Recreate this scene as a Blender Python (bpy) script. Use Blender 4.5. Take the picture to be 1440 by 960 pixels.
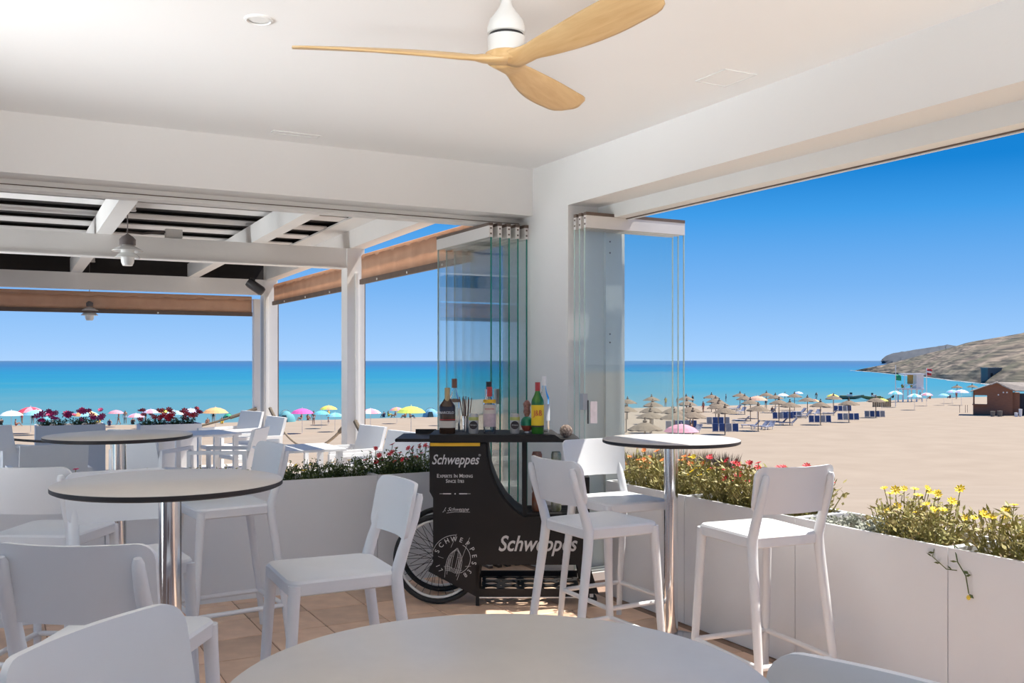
import bpy, bmesh, math, random
from mathutils import Vector, Matrix
random.seed(7)
R = math.radians
for o in list(bpy.data.objects):
    bpy.data.objects.remove(o)
scene = bpy.context.scene
col = scene.collection

# ------------------------------------------------------------------ camera, sky, sun, exposure
FOC, EYE = 1340.0, 1.53                    # focal length in pixels of a 1440 px frame, eye height
YAW = math.atan(725.0 / 1340.0)
SN, CS = math.sin(YAW), math.cos(YAW)      # +Y runs along the right wall, +X along the back wall
cam_d = bpy.data.cameras.new('camera')
cam = bpy.data.objects.new('camera', cam_d); col.objects.link(cam)
cam.location = (0, 0, EYE); cam.rotation_euler = (R(90), 0, -YAW)
cam_d.sensor_width = 36; cam_d.lens = 36 * FOC / 1440; cam_d.shift_y = 27 / 1440
cam_d.clip_start = 0.05; cam_d.clip_end = 60000
scene.camera = cam

world = bpy.data.worlds.new('world'); scene.world = world; world.use_nodes = True
wn, wl = world.node_tree.nodes, world.node_tree.links
wn.clear()
w_out = wn.new('ShaderNodeOutputWorld'); w_bg = wn.new('ShaderNodeBackground')
w_tc = wn.new('ShaderNodeTexCoord'); w_sep = wn.new('ShaderNodeSeparateXYZ'); w_rm = wn.new('ShaderNodeValToRGB')
wl.new(w_tc.outputs['Generated'], w_sep.inputs[0]); wl.new(w_sep.outputs['Z'], w_rm.inputs[0])
wl.new(w_rm.outputs[0], w_bg.inputs[0]); wl.new(w_bg.outputs[0], w_out.inputs[0])
w_bg.inputs[1].default_value = 1.0
sky = [(0.0, (.42, .66, 1.0)), (.0185, (.352, .61, .985)), (.075, (.195, .468, .905)), (.147, (.055, .342, .823)),
       (.19, (.010, .235, .68)), (.4, (.006, .17, .56)), (1.0, (.004, .13, .48))]
cr = w_rm.color_ramp
while len(cr.elements) < len(sky): cr.elements.new(.5)
for e, (p, c) in zip(cr.elements, sky):
    e.position = p; e.color = (*c, 1)

sun_d = bpy.data.lights.new('sun', 'SUN'); sun_d.energy = 8.5; sun_d.angle = R(.53); sun_d.color = (1, .95, .87)
sun = bpy.data.objects.new('sun', sun_d); col.objects.link(sun)
sun.rotation_euler = Vector((.60, -.12, 1)).to_track_quat('Z', 'Y').to_euler()

def area(name, loc, target, sx, sy, power, c=(1, .98, .95)):
    d = bpy.data.lights.new(name, 'AREA'); d.shape = 'RECTANGLE'; d.size = sx; d.size_y = sy; d.energy = power; d.color = c
    o = bpy.data.objects.new(name, d); col.objects.link(o); o.location = loc
    o.rotation_euler = (Vector(target) - Vector(loc)).to_track_quat('-Z', 'Y').to_euler()
    return o
# soft fill lamps added out of view to brighten the ceiling and terrace
for nm_, lc_, tg_, sx_, sy_, pw_, sp_ in (('ceiling_fill', (-3.5, 3.6, .3), (1.9, 4.8, 3.05), .8, 5.0, 47, 42), ('ceiling_fill', (-1.6, -2.2, .3), (-1.6 + 4.6 * SN, -2.2 + 4.6 * CS, 2.85), 6.0, .8, 54, 32), ('terrace_fill', (-2.4, 9.6, .2), (1.4, 9.6, 3.0), .8, 5.5, 150, 100)):
    up = area(nm_, lc_, tg_, sx_, sy_, pw_, (.955, .985, 1.0)); up.data.spread = R(sp_)
area('left_fill', (-5.2, 3.6, .2), (-4.5, 3.6, 2.2), 2.4, 5.0, 50)  # weak extra fill from the left, added outside the view
scene.cycles.transparent_max_bounces = 32

vs = scene.view_settings
vs.view_transform = 'Standard'; vs.look = 'None'; vs.gamma = 1.0; vs.exposure = 0.0; vs.use_curve_mapping = False

# ------------------------------------------------------------------ survey helpers (photograph pixel + a known plane -> world point)
def ray(x, y):
    a, b = (x - 720) / FOC, (507 - y) / FOC
    return SN + a * CS, CS - a * SN, b
def atz(x, y, z):
    r = ray(x, y); t = (z - EYE) / r[2]; return Vector((r[0] * t, r[1] * t, z))
def atX(x, y, X):
    r = ray(x, y); t = X / r[0]; return Vector((X, r[1] * t, EYE + r[2] * t))
def atY(x, y, Y):
    r = ray(x, y); t = Y / r[1]; return Vector((r[0] * t, Y, EYE + r[2] * t))
def atd(x, y, d):
    r = ray(x, y); return Vector((r[0] * d, r[1] * d, EYE + r[2] * d))
SHORE = [(-2500, 600), (0, 598), (200, 597), (390, 592), (600, 586), (800, 577), (960, 571), (1140, 568), (1230, 564),
         (1300, 560), (1370, 558), (1440, 556), (4000, 552)]
SEA = -6.3
def shore_d(x):
    for (x0, y0), (x1, y1) in zip(SHORE, SHORE[1:]):
        if x0 <= x <= x1:
            y = y0 + (y1 - y0) * (x - x0) / (x1 - x0); return FOC * (EYE - SEA) / (y - 507)
    return 150.0
def sand_z(x, t):
    ds = shore_d(x)
    if t < 8: return -.6
    if t < 50: return -.6 - 4.4 * (t - 8) / 42
    return -5.0 - 1.3 * (t - 50) / (ds - 50)
def beach(x, y, lift=0.0):
    """point of the sand seen at pixel x, y (lift: the pixel shows something that height above the sand)"""
    t = 9.0 if lift == 0 else 55.0
    while t < 260:
        if EYE - (y - 507) / FOC * t <= sand_z(x, t) + lift: break
        t += .25
    p = atd(x, 507, t); p.z = sand_z(x, t); return p

# ------------------------------------------------------------------ materials
MATS = {}
def mat(name, c, rough=.5, metal=0.0, var=0.0, vscale=8.0, bump=0.0, bscale=60.0, spec=.5, rand=0.0, c2=None, coord='Object', trans=0.0):
    if name in MATS: return MATS[name]
    m = bpy.data.materials.new(name); m.use_nodes = True
    n, l = m.node_tree.nodes, m.node_tree.links
    b = n['Principled BSDF']
    b.inputs['Base Color'].default_value = (*c, 1); b.inputs['Roughness'].default_value = rough
    b.inputs['Metallic'].default_value = metal; b.inputs['Specular IOR Level'].default_value = spec
    if trans: b.inputs['Transmission Weight'].default_value = trans
    tc = n.new('ShaderNodeTexCoord')
    if var or c2:
        nz = n.new('ShaderNodeTexNoise'); nz.inputs['Scale'].default_value = vscale; nz.inputs['Detail'].default_value = 4
        l.new(tc.outputs[coord], nz.inputs['Vector'])
        rp = n.new('ShaderNodeValToRGB'); rp.color_ramp.elements[0].position = .3; rp.color_ramp.elements[1].position = .7
        a = c2 if c2 else tuple(max(0, v * (1 - var)) for v in c); z = c if c2 else tuple(min(1, v * (1 + var)) for v in c)
        rp.color_ramp.elements[0].color = (*a, 1); rp.color_ramp.elements[1].color = (*z, 1)
        l.new(nz.outputs['Fac'], rp.inputs[0]); src = rp.outputs[0]
        if rand:
            oi = n.new('ShaderNodeObjectInfo'); hs = n.new('ShaderNodeHueSaturation'); mr = n.new('ShaderNodeMapRange')
            mr.inputs['To Min'].default_value = 1 - rand; mr.inputs['To Max'].default_value = 1 + rand
            l.new(oi.outputs['Random'], mr.inputs[0]); l.new(mr.outputs[0], hs.inputs['Value']); l.new(src, hs.inputs['Color']); src = hs.outputs[0]
        l.new(src, b.inputs['Base Color'])
    if bump:
        nb = n.new('ShaderNodeTexNoise'); nb.inputs['Scale'].default_value = bscale; nb.inputs['Detail'].default_value = 3
        bp = n.new('ShaderNodeBump'); bp.inputs['Strength'].default_value = bump; bp.inputs['Distance'].default_value = .02
        l.new(tc.outputs[coord], nb.inputs['Vector']); l.new(nb.outputs['Fac'], bp.inputs['Height']); l.new(bp.outputs[0], b.inputs['Normal'])
    MATS[name] = m
    return m
def wood(name, c, c2, scale=(3, 40, 40), rough=.45):
    if name in MATS: return MATS[name]
    m = mat(name, c, rough); n, l = m.node_tree.nodes, m.node_tree.links
    tc = n.new('ShaderNodeTexCoord'); mp = n.new('ShaderNodeMapping'); mp.inputs['Scale'].default_value = scale
    nz = n.new('ShaderNodeTexNoise'); nz.inputs['Scale'].default_value = 1.0; nz.inputs['Detail'].default_value = 6; nz.inputs['Distortion'].default_value = .6
    rp = n.new('ShaderNodeValToRGB'); rp.color_ramp.elements[0].position = .32; rp.color_ramp.elements[1].position = .68
    rp.color_ramp.elements[0].color = (*c2, 1); rp.color_ramp.elements[1].color = (*c, 1)
    l.new(tc.outputs['Object'], mp.inputs[0]); l.new(mp.outputs[0], nz.inputs['Vector']); l.new(nz.outputs['Fac'], rp.inputs[0])
    l.new(rp.outputs[0], n['Principled BSDF'].inputs['Base Color'])
    return m
def glass(name, tint, refl=1.0, ior=1.5):
    if name in MATS: return MATS[name]
    m = bpy.data.materials.new(name); m.use_nodes = True; n, l = m.node_tree.nodes, m.node_tree.links; n.clear()
    out = n.new('ShaderNodeOutputMaterial'); mx = n.new('ShaderNodeMixShader'); tr = n.new('ShaderNodeBsdfTransparent'); gl = n.new('ShaderNodeBsdfGlossy')
    fr = n.new('ShaderNodeFresnel'); fr.inputs[0].default_value = ior; tr.inputs[0].default_value = (*tint, 1); gl.inputs['Roughness'].default_value = .02
    mu = n.new('ShaderNodeMath'); mu.operation = 'MULTIPLY'; mu.inputs[1].default_value = refl
    l.new(fr.outputs[0], mu.inputs[0]); l.new(mu.outputs[0], mx.inputs[0]); l.new(tr.outputs[0], mx.inputs[1]); l.new(gl.outputs[0], mx.inputs[2]); l.new(mx.outputs[0], out.inputs[0])
    MATS[name] = m
    return m

WHITE = mat('white_plaster', (.80, .79, .775), .85, var=.015, vscale=1.5, bump=.04, bscale=45)
CEIL = mat('ceiling_plaster', (.90, .895, .885), .9, var=.01, vscale=1.2)
FRAME = mat('white_aluminium', (.78, .78, .76), .4, var=.01)
PERG = mat('white_painted_timber', (.80, .79, .77), .55, var=.02, vscale=3, bump=.05, bscale=30)
PLAN = mat('white_planter_board', (.79, .80, .81), .55, var=.012, vscale=2)
STOOL = mat('white_polypropylene', (.78, .79, .80), .38, var=.008, vscale=5, bump=.02, bscale=300)
TTOP = mat('greige_laminate', (.60, .55, .50), .32, var=.02, vscale=30)
TEDGE = mat('black_laminate_core', (.022, .016, .014), .5, var=.1)
CHROME = mat('polished_steel', (.75, .76, .78), .12, 1.0, var=.02)
DARKM = mat('black_metal', (.018, .017, .018), .45, var=.1, vscale=12)
BLACKP = mat('black_cart_laminate', (.016, .0145, .014), .55, spec=.3, var=.08, vscale=6)
INK = mat('silver_print', (.55, .55, .56), .5, var=.03)
YEL = mat('yellow_strip', (.75, .44, .02), .5, var=.04)
RUBBER = mat('black_rubber', (.02, .02, .02), .7, var=.1, bump=.2, bscale=200)
SOIL = mat('dry_soil', (.16, .11, .07), .95, var=.3, vscale=30, bump=.6, bscale=40)
TILE = mat('terracotta_tile', (.80, .56, .40), .42, vscale=9, c2=(.66, .45, .32), rand=.16, bump=.05, bscale=20)
GROUT = mat('grout', (.30, .20, .15), .9, var=.15, vscale=20)
LEAF = mat('green_leaf', (.27, .27, .065), .6, vscale=25, c2=(.42, .34, .14))
LEAFD = mat('dark_green_leaf', (.06, .10, .025), .6, vscale=25, c2=(.12, .15, .04))
LEAFS = mat('silver_leaf', (.42, .44, .38), .7, vscale=25, c2=(.24, .26, .2))
PETR = mat('red_petal', (.62, .02, .035), .55, var=.2, vscale=30)
PETY = mat('yellow_petal', (.85, .62, .02), .55, var=.1, vscale=30)
PETO = mat('orange_petal', (.80, .24, .05), .55, var=.15, vscale=30)
PETP = mat('pink_petal', (.65, .03, .16), .55, var=.2, vscale=30)
DRYG = mat('dry_grass', (.24, .17, .10), .8, vscale=20, c2=(.15, .11, .06))
GLASS = glass('clear_pane_glass', (.982, .993, .99), .4)
GEDGE = mat('green_glass_edge', (.02, .20, .15), .15, var=.05, spec=.6)
BROWNF = mat('tan_blind_fabric', (.78, .56, .41), .8, vscale=6, c2=(.70, .48, .34), bump=.15, bscale=90)
def make_translucent(m, f):
    n, l = m.node_tree.nodes, m.node_tree.links; b = n['Principled BSDF']; out = n['Material Output']
    tl = n.new('ShaderNodeBsdfTranslucent'); mx = n.new('ShaderNodeMixShader'); mx.inputs[0].default_value = f
    src = b.inputs['Base Color'].links[0].from_socket; l.new(src, tl.inputs['Color']); l.new(b.outputs[0], mx.inputs[1]); l.new(tl.outputs[0], mx.inputs[2]); l.new(mx.outputs[0], out.inputs[0])
make_translucent(BROWNF, .5)
BROWND = mat('brown_weight_bar', (.14, .10, .08), .6, var=.1)
ROOFD = mat('dark_awning_cloth', (.035, .03, .028), .85, var=.1)
ROPE = mat('natural_rope', (.40, .33, .25), .9, vscale=120, c2=(.28, .22, .16), bump=.5, bscale=200)
ROPED = mat('weathered_rope', (.14, .115, .09), .9, vscale=120, c2=(.22, .18, .13), bump=.5, bscale=200)
OPAL = mat('opal_glass', (.80, .80, .78), .2, var=.01)
LAMPG = mat('grey_lamp_metal', (.16, .14, .14), .45, var=.05)
FANW = wood('maple_fan_wood', (.80, .56, .28), (.70, .45, .20), (5, 40, 40), .4)
STRAW = mat('thatch_straw', (.25, .19, .13), .9, vscale=14, c2=(.17, .125, .085), bump=.6, bscale=20)
POLEW = mat('wooden_pole', (.26, .19, .13), .8, var=.15)
BLUE = mat('blue_sunbed_cloth', (.035, .075, .21), .7, var=.15, vscale=4)
GREYB = mat('grey_sunbed_cloth', (.28, .29, .31), .7, var=.12, vscale=4)
TOWEL = mat('striped_beach_towel', (.40, .42, .50), .85, vscale=3, c2=(.10, .11, .18))
HUTW = wood('brown_hut_boards', (.30, .135, .075), (.24, .10, .055), (2, 2, 30), .7)
HUTR = mat('pale_hut_roof', (.28, .235, .20), .8, var=.12, vscale=3)

# ------------------------------------------------------------------ mesh helpers
class MB:
    def __init__(s): s.v, s.f = [], []
    def add(s, vv, ff):
        k = len(s.v); s.v += [tuple(p) for p in vv]; s.f += [tuple(i + k for i in q) for q in ff]; return s
    def box(s, x0, x1, y0, y1, z0, z1):
        return s.add([(x0, y0, z0), (x1, y0, z0), (x1, y1, z0), (x0, y1, z0), (x0, y0, z1), (x1, y0, z1), (x1, y1, z1), (x0, y1, z1)],
                     [(0, 3, 2, 1), (4, 5, 6, 7), (0, 1, 5, 4), (1, 2, 6, 5), (2, 3, 7, 6), (3, 0, 4, 7)])
    def quad8(s, a, b):      # a, b: bottom and top quads
        return s.add(list(a) + list(b), [(3, 2, 1, 0), (4, 5, 6, 7), (0, 1, 5, 4), (1, 2, 6, 5), (2, 3, 7, 6), (3, 0, 4, 7)])
    def rings(s, rings, cap=True, closed=True):
        n = len(rings[0]); vv = [p for r in rings for p in r]; ff = []
        for i in range(len(rings) - 1):
            for j in range(n if closed else n - 1):
                k = (j + 1) % n; ff.append((i * n + j, i * n + k, (i + 1) * n + k, (i + 1) * n + j))
        if cap and closed:
            ff.append(tuple(range(n - 1, -1, -1))); ff.append(tuple((len(rings) - 1) * n + j for j in range(n)))
        return s.add(vv, ff)
    def tube(s, pts, r, n=10, cap=True):
        pts = [Vector(p) for p in pts]; rr = r if isinstance(r, (list, tuple)) else [r] * len(pts); rings = []
        up = None
        for i, p in enumerate(pts):
            d = (pts[min(i + 1, len(pts) - 1)] - pts[max(i - 1, 0)]).normalized()
            if up is None:
                up = Vector((0, 0, 1)) if abs(d.z) < .9 else Vector((1, 0, 0))
            a = d.cross(up).normalized(); b = a.cross(d).normalized(); up = b
            rings.append([p + a * (rr[i] * math.cos(2 * math.pi * k / n)) + b * (rr[i] * math.sin(2 * math.pi * k / n)) for k in range(n)])
        return s.rings(rings, cap)
    def lathe(s, prof, n=24, c=(0, 0, 0), cap=True, sx=1, sy=1):
        return s.rings([[(c[0] + sx * r * math.cos(2 * math.pi * k / n), c[1] + sy * r * math.sin(2 * math.pi * k / n), c[2] + z) for k in range(n)] for r, z in prof], cap)
    def prism(s, poly, y0, y1):   # poly in (x, z)
        n = len(poly); vv = [(x, y0, z) for x, z in poly] + [(x, y1, z) for x, z in poly]
        return s.add(vv, [tuple(range(n)), tuple(range(2 * n - 1, n - 1, -1))] + [(i, i + n, (i + 1) % n + n, (i + 1) % n) for i in range(n)])
    def mesh(s, name):
        me = bpy.data.meshes.new(name); me.from_pydata(s.v, [], s.f); me.update()
        bm = bmesh.new(); bm.from_mesh(me); bmesh.ops.recalc_face_normals(bm, faces=bm.faces); bm.to_mesh(me); bm.free()
        return me
    def build(s, name, m, parent=None, smooth=False, ang=40):
        me = s.mesh(name); me.materials.append(m); return link(name, me, parent, smooth, ang)
def link(name, me, parent=None, smooth=False, ang=40):
    if smooth:
        me.polygons.foreach_set('use_smooth', [True] * len(me.polygons))
        try: me.set_sharp_from_angle(angle=R(ang))
        except Exception: pass
    o = bpy.data.objects.new(name, me); col.objects.link(o)
    if parent: o.parent = parent
    return o
def thing(name, label, cat, loc=(0, 0, 0), rz=0.0, group=None):
    o = bpy.data.objects.new(name, None); col.objects.link(o); o.empty_display_size = .1
    o.location = loc; o.rotation_euler = (0, 0, rz); return tag(o, label, cat, group)
def tag(o, label, cat, group=None):
    o['label'] = label; o['category'] = cat
    if group: o['group'] = group
    return o
def struct(o, label=None):
    o['kind'] = 'structure'
    if label: o['label'] = label
    return o
KIDS = {}
def copy_tree(o, parent=None):
    c = o.copy(); col.objects.link(c); c.parent = parent
    for ch in kids(o): copy_tree(ch, c)
    return c
def kids(o):
    return [x for x in list(o.children)]
def shared(name, me, parent, loc=(0, 0, 0), rot=(0, 0, 0), sc=1.0):
    o = bpy.data.objects.new(name, me); col.objects.link(o); o.parent = parent; o.location = loc; o.rotation_euler = rot
    o.scale = sc if isinstance(sc, tuple) else (sc, sc, sc); return o
def rrect(x0, x1, y0, y1, r, z, k=5):
    out = []
    for cx, cy, a0 in ((x1 - r, y1 - r, 0), (x0 + r, y1 - r, 90), (x0 + r, y0 + r, 180), (x1 - r, y0 + r, 270)):
        for i in range(k):
            a = R(a0 + 90 * i / (k - 1)); out.append((cx + r * math.cos(a), cy + r * math.sin(a), z))
    return out
def text_mesh(body, size, shear=0.0, sx=1.0, bold=0.0, depth=.0006, align='CENTER'):
    cu = bpy.data.curves.new('lettering', 'FONT'); cu.body = body; cu.size = size; cu.shear = shear; cu.align_x = align; cu.align_y = 'CENTER'
    cu.offset = bold; cu.extrude = depth; cu.resolution_u = 4
    o = bpy.data.objects.new('lettering', cu); col.objects.link(o)
    me = bpy.data.meshes.new_from_object(o.evaluated_get(bpy.context.evaluated_depsgraph_get()))
    bpy.data.objects.remove(o)
    for v in me.vertices: v.co = Vector((v.co.x * sx, -v.co.z, v.co.y))
    return me
def letter(body, size, m, parent, x, y, z, shear=0.0, sx=1.0, bold=0.0, roty=0.0):
    me = text_mesh(body, size, shear, sx, bold); me.materials.clear(); me.materials.append(m)
    o = link('lettering', me, parent); o.location = (x, y, z); o.rotation_euler = (0, roty, 0); return o

# ------------------------------------------------------------------ room shell
ZC, XR, YB, TH = 2.96, 3.52, 6.18, .48
FX0, FY0 = -6.2, -5.0
floor = struct(MB().box(FX0, XR + TH, FY0, YB + TH, -.25, -.006).build('floor', GROUT), 'terracotta tiled restaurant floor')
me_tile = MB()
TX, TY, TG = .3575, .3775, .006
r0 = rrect(TG / 2, TX - TG / 2, TG / 2, TY - TG / 2, .006, -.012, 2); r1 = rrect(TG / 2, TX - TG / 2, TG / 2, TY - TG / 2, .006, -.002, 2)
r2 = rrect(TG / 2 + .003, TX - TG / 2 - .003, TG / 2 + .003, TY - TG / 2 - .003, .006, 0, 2)
tile_me = MB().rings([r0, r1, r2]).mesh('tile'); tile_me.materials.append(TILE)
for i in range(-5, 7):
    for j in range(-13, 4):
        x, y = 1.32 + i * TX, 5.35 + j * TY
        if x + TX > XR + .2 or y > YB + .3: continue
        shared('tile', tile_me, floor, (x, y, random.uniform(-.0012, .0004)))
for i in range(-10, -5):
    for j in range(-5, 3):
        shared('tile', tile_me, floor, (1.32 + i * TX, 5.35 + j * TY, random.uniform(-.0012, .0004)))

ceiling = struct(MB().box(FX0, XR + TH, FY0, YB + TH, ZC, ZC + .3).build('ceiling', CEIL), 'smooth white ceiling')
ZH = 2.61
wall_back = struct(MB().box(FX0, XR, YB, YB + TH, ZH, ZC).build('wall_back', WHITE), 'white header above the opening to the terrace')
MB().box(FX0, XR, YB + .22, YB + .34, 2.552, ZH).build('track', FRAME, wall_back)
MB().box(FX0, XR, YB + .215, YB + .22, 2.575, 2.58).build('track_groove', BROWND, wall_back)
wall_right = struct(MB().box(XR, XR + TH, FY0, 5.68, ZH + .01, ZC).build('wall_right', WHITE), 'white header above the opening to the beach')
MB().box(XR + .25, XR + .35, FY0, 5.68, 2.525, ZH + .01).build('track', FRAME, wall_right)
MB().box(XR + .35, XR + .36, FY0, 5.68, 2.519, 2.531).build('track_groove', BROWND, wall_right)
MB().box(XR + .36, XR + .375, FY0, 5.68, 2.514, 2.54).build('track_lip', FRAME, wall_right)
wall_corner = struct(MB().box(XR, XR + TH, 5.68, YB + TH, 0, ZC).build('wall_corner', WHITE), 'white corner pillar between the two openings')
jb = MB().box(XR + .30, XR + .44, 5.655, 5.68, 0, 2.52)
jb.build('jamb_profile', FRAME, wall_corner)
for z in (2.38, 2.30, 1.72, 1.66):
    MB().lathe([(.006, 0), (.006, .003)], 8).build('screw', BROWND, wall_corner).matrix_local = Matrix.Translation((XR + .335, 5.655, z)) @ Matrix.Rotation(R(90), 4, 'X')

# ------------------------------------------------------------------ beach, sea and headlands
def sand_mat():
    m = mat('beach_sand', (.342, .268, .196), .95, vscale=.35, c2=(.305, .236, .170), bump=.9, bscale=1.3)
    return m
m = MB(); cols_ = [-2500, -1600, -1000, -600, -300] + list(range(-100, 1600, 50)) + [1700, 1900, 2300, 3000, 4000]
tt = [2.0, 6.0, 8.0, 12, 18, 25, 35, 45, 50, 60, 70, 80, 90, 100, 110, 120, 130, 140, 150, 165, 180, 200, 230]
vv = []
for x in cols_:
    ds = shore_d(x)
    for t in tt:
        z = sand_z(x, t)
        if t < 8: z = -.6
        q = atd(x, 507, t); vv.append((q.x, q.y, max(z, -9)))
n = len(tt); ff = [(i * n + j, (i + 1) * n + j, (i + 1) * n + j + 1, i * n + j + 1) for i in range(len(cols_) - 1) for j in range(n - 1)]
struct(m.add(vv, ff).build('ground_beach', sand_mat(), smooth=True), 'pale sandy beach')
# ground on the land side of the building
struct(MB().box(-120, 200, -160, -5.2, -1.2, -.9).build('ground_land', MATS['beach_sand']), 'sandy ground behind the building')
sm = mat('turquoise_sea', (.1, .4, .5), .5, spec=.25)
n_, l_ = sm.node_tree.nodes, sm.node_tree.links; b_ = n_['Principled BSDF']
geo = n_.new('ShaderNodeNewGeometry'); ln = n_.new('ShaderNodeVectorMath'); ln.operation = 'LENGTH'; l_.new(geo.outputs['Position'], ln.inputs[0])
mp = n_.new('ShaderNodeMapping'); mp.inputs['Rotation'].default_value = (0, 0, YAW); mp.inputs['Scale'].default_value = (.004, .022, 1); l_.new(geo.outputs['Position'], mp.inputs[0])
nz = n_.new('ShaderNodeTexNoise'); nz.inputs['Scale'].default_value = 1.0; nz.inputs['Detail'].default_value = 5; l_.new(mp.outputs[0], nz.inputs['Vector'])
lg = n_.new('ShaderNodeMath'); lg.operation = 'LOGARITHM'; lg.inputs[1].default_value = 10; l_.new(ln.outputs['Value'], lg.inputs[0])
na = n_.new('ShaderNodeMapRange'); na.inputs['From Min'].default_value = .3; na.inputs['From Max'].default_value = .7; na.inputs['To Min'].default_value = -.09; na.inputs['To Max'].default_value = .09; na.clamp = False
l_.new(nz.outputs['Fac'], na.inputs[0]); ad = n_.new('ShaderNodeMath'); l_.new(lg.outputs[0], ad.inputs[0]); l_.new(na.outputs[0], ad.inputs[1])
mr = n_.new('ShaderNodeMapRange'); mr.inputs['From Min'].default_value = 2.0; mr.inputs['From Max'].default_value = 4.0; l_.new(ad.outputs[0], mr.inputs[0])
rp = n_.new('ShaderNodeValToRGB'); l_.new(mr.outputs[0], rp.inputs[0]); l_.new(rp.outputs[0], b_.inputs['Base Color'])
SEAC = [(0.0, (.12, .23, .25)), (.10, (.085, .215, .25)), (.2, (.045, .20, .26)), (.30, (.018, .19, .28)), (.42, (.012, .165, .285)), (.62, (.03, .12, .255)), (1.0, (.06, .13, .22))]
while len(rp.color_ramp.elements) < len(SEAC): rp.color_ramp.elements.new(.5)
for e, (p_, c_) in zip(rp.color_ramp.elements, SEAC): e.position = p_; e.color = (*c_, 1)
mp2 = n_.new('ShaderNodeMapping'); mp2.inputs['Rotation'].default_value = (0, 0, YAW); mp2.inputs['Scale'].default_value = (.12, .5, 1); l_.new(geo.outputs['Position'], mp2.inputs[0])
nb = n_.new('ShaderNodeTexNoise'); nb.inputs['Scale'].default_value = 1; nb.inputs['Detail'].default_value = 3; l_.new(mp2.outputs[0], nb.inputs['Vector'])
bp = n_.new('ShaderNodeBump'); bp.inputs['Strength'].default_value = .25; bp.inputs['Distance'].default_value = .3; l_.new(nb.outputs['Fac'], bp.inputs['Height']); l_.new(bp.outputs[0], b_.inputs['Normal'])
q0 = [atd(-16000, 507, 3000), atd(17500, 507, 3000), atd(5200, 507, 40000), atd(-3800, 507, 40000)]
q0 = [(-30000, 40, SEA), (30000, -3000, SEA), (45000, 30000, SEA), (-30000, 45000, SEA)]
struct(MB().add(q0, [(0, 1, 2, 3)]).build('sea', sm), 'turquoise sea turning dark blue at the horizon')

def ridge(name, label, cols, m_, rows=14, rough=.1, seed=1):
    """coast hill: cols = (pixel x, waterline distance, crest pixel y, crest distance)"""
    rnd = random.Random(seed); vv = []; N = 90; xs = [c[0] for c in cols]
    def itp(x, k):
        for a, b in zip(cols, cols[1:]):
            if a[0] <= x <= b[0]: return a[k] + (b[k] - a[k]) * (x - a[0]) / (b[0] - a[0])
    noise = [[rnd.gauss(0, 1) for _ in range(rows + 1)] for _ in range(N + 1)]
    for i in range(N + 1):
        x = xs[0] + (xs[-1] - xs[0]) * i / N; d0, yc, d1 = itp(x, 1), itp(x, 2), itp(x, 3)
        zc = EYE + (507 - yc) / FOC * d1
        for j in range(rows + 1):
            u = j / rows; d = d0 + (d1 - d0) * u ** 1.1; k = noise[i][j]
            z = SEA - .4 + (zc - SEA + .4) * (u ** .75)
            if 0 < j: z += k * rough * (1 if j < rows else .35) * (zc - SEA) * .25
            q = atd(x + (rnd.uniform(-2, 2) if 0 < j < rows else 0), 507, d); vv.append((q.x, q.y, z))
        q = atd(x, 507, d1 * 1.25); vv.append((q.x, q.y, SEA - 1))
    n = rows + 2
    ff = [(i * n + j, (i + 1) * n + j, (i + 1) * n + j + 1, i * n + j + 1) for i in range(N) for j in range(n - 1)]
    return struct(MB().add(vv, ff).build(name, m_, smooth=True, ang=25), label)
ROCK = mat('dry_rocky_hillside', (.21, .155, .115), .95, vscale=.045, c2=(.085, .078, .045), bump=1.0, bscale=.35)
def strata(m, scale, lo, hi):
    n, l = m.node_tree.nodes, m.node_tree.links; b = n['Principled BSDF']
    src = b.inputs['Base Color'].links[0].from_socket; g = n.new('ShaderNodeNewGeometry'); mp = n.new('ShaderNodeMapping'); mp.inputs['Scale'].default_value = scale
    nz = n.new('ShaderNodeTexNoise'); nz.inputs['Scale'].default_value = 1; nz.inputs['Detail'].default_value = 8; l.new(g.outputs['Position'], mp.inputs[0]); l.new(mp.outputs[0], nz.inputs['Vector'])
    r = n.new('ShaderNodeValToRGB'); r.color_ramp.elements[0].position = .36; r.color_ramp.elements[1].position = .64; r.color_ramp.elements[0].color = (lo, lo, lo * .95, 1); r.color_ramp.elements[1].color = (hi, hi, hi * .97, 1)
    mx = n.new('ShaderNodeMix'); mx.data_type = 'RGBA'; mx.blend_type = 'MULTIPLY'; mx.inputs[0].default_value = 1
    l.new(nz.outputs['Fac'], r.inputs[0]); l.new(src, mx.inputs[6]); l.new(r.outputs[0], mx.inputs[7]); l.new(mx.outputs[2], b.inputs['Base Color'])
strata(ROCK, (.06, .06, 1.1), .28, 1.6)
ridge('hill_near', 'dry rocky hillside above the bay', [(1203, 760, 520.5, 765), (1240, 620, 513, 700), (1262, 540, 508, 690), (1300, 460, 498, 640), (1340, 380, 488, 590), (1372, 340, 479, 560), (1400, 310, 475, 540), (1440, 280, 467, 520), (1560, 240, 448, 480), (1900, 230, 420, 460), (2600, 240, 410, 460)], ROCK, 16, .10, 3)
vv = []; rf = random.Random(9)
pts_ = [(1196, 770), (1215, 700), (1240, 612), (1262, 530), (1285, 478), (1305, 446), (1340, 374), (1372, 334), (1405, 300), (1440, 275)]
for (xa, da), (xb, db) in zip(pts_, pts_[1:]):
    for k in range(6):
        u = k / 6; x_ = xa + (xb - xa) * u; d_ = da + (db - da) * u; w_ = rf.uniform(.006, .03)
        a_ = atd(x_, 507, d_ * 1.01); b2 = atd(x_ + rf.uniform(-2, 0), 507, d_ * (1 - w_)); vv += [(a_.x, a_.y, SEA + .06), (b2.x, b2.y, SEA + .06)]
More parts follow.
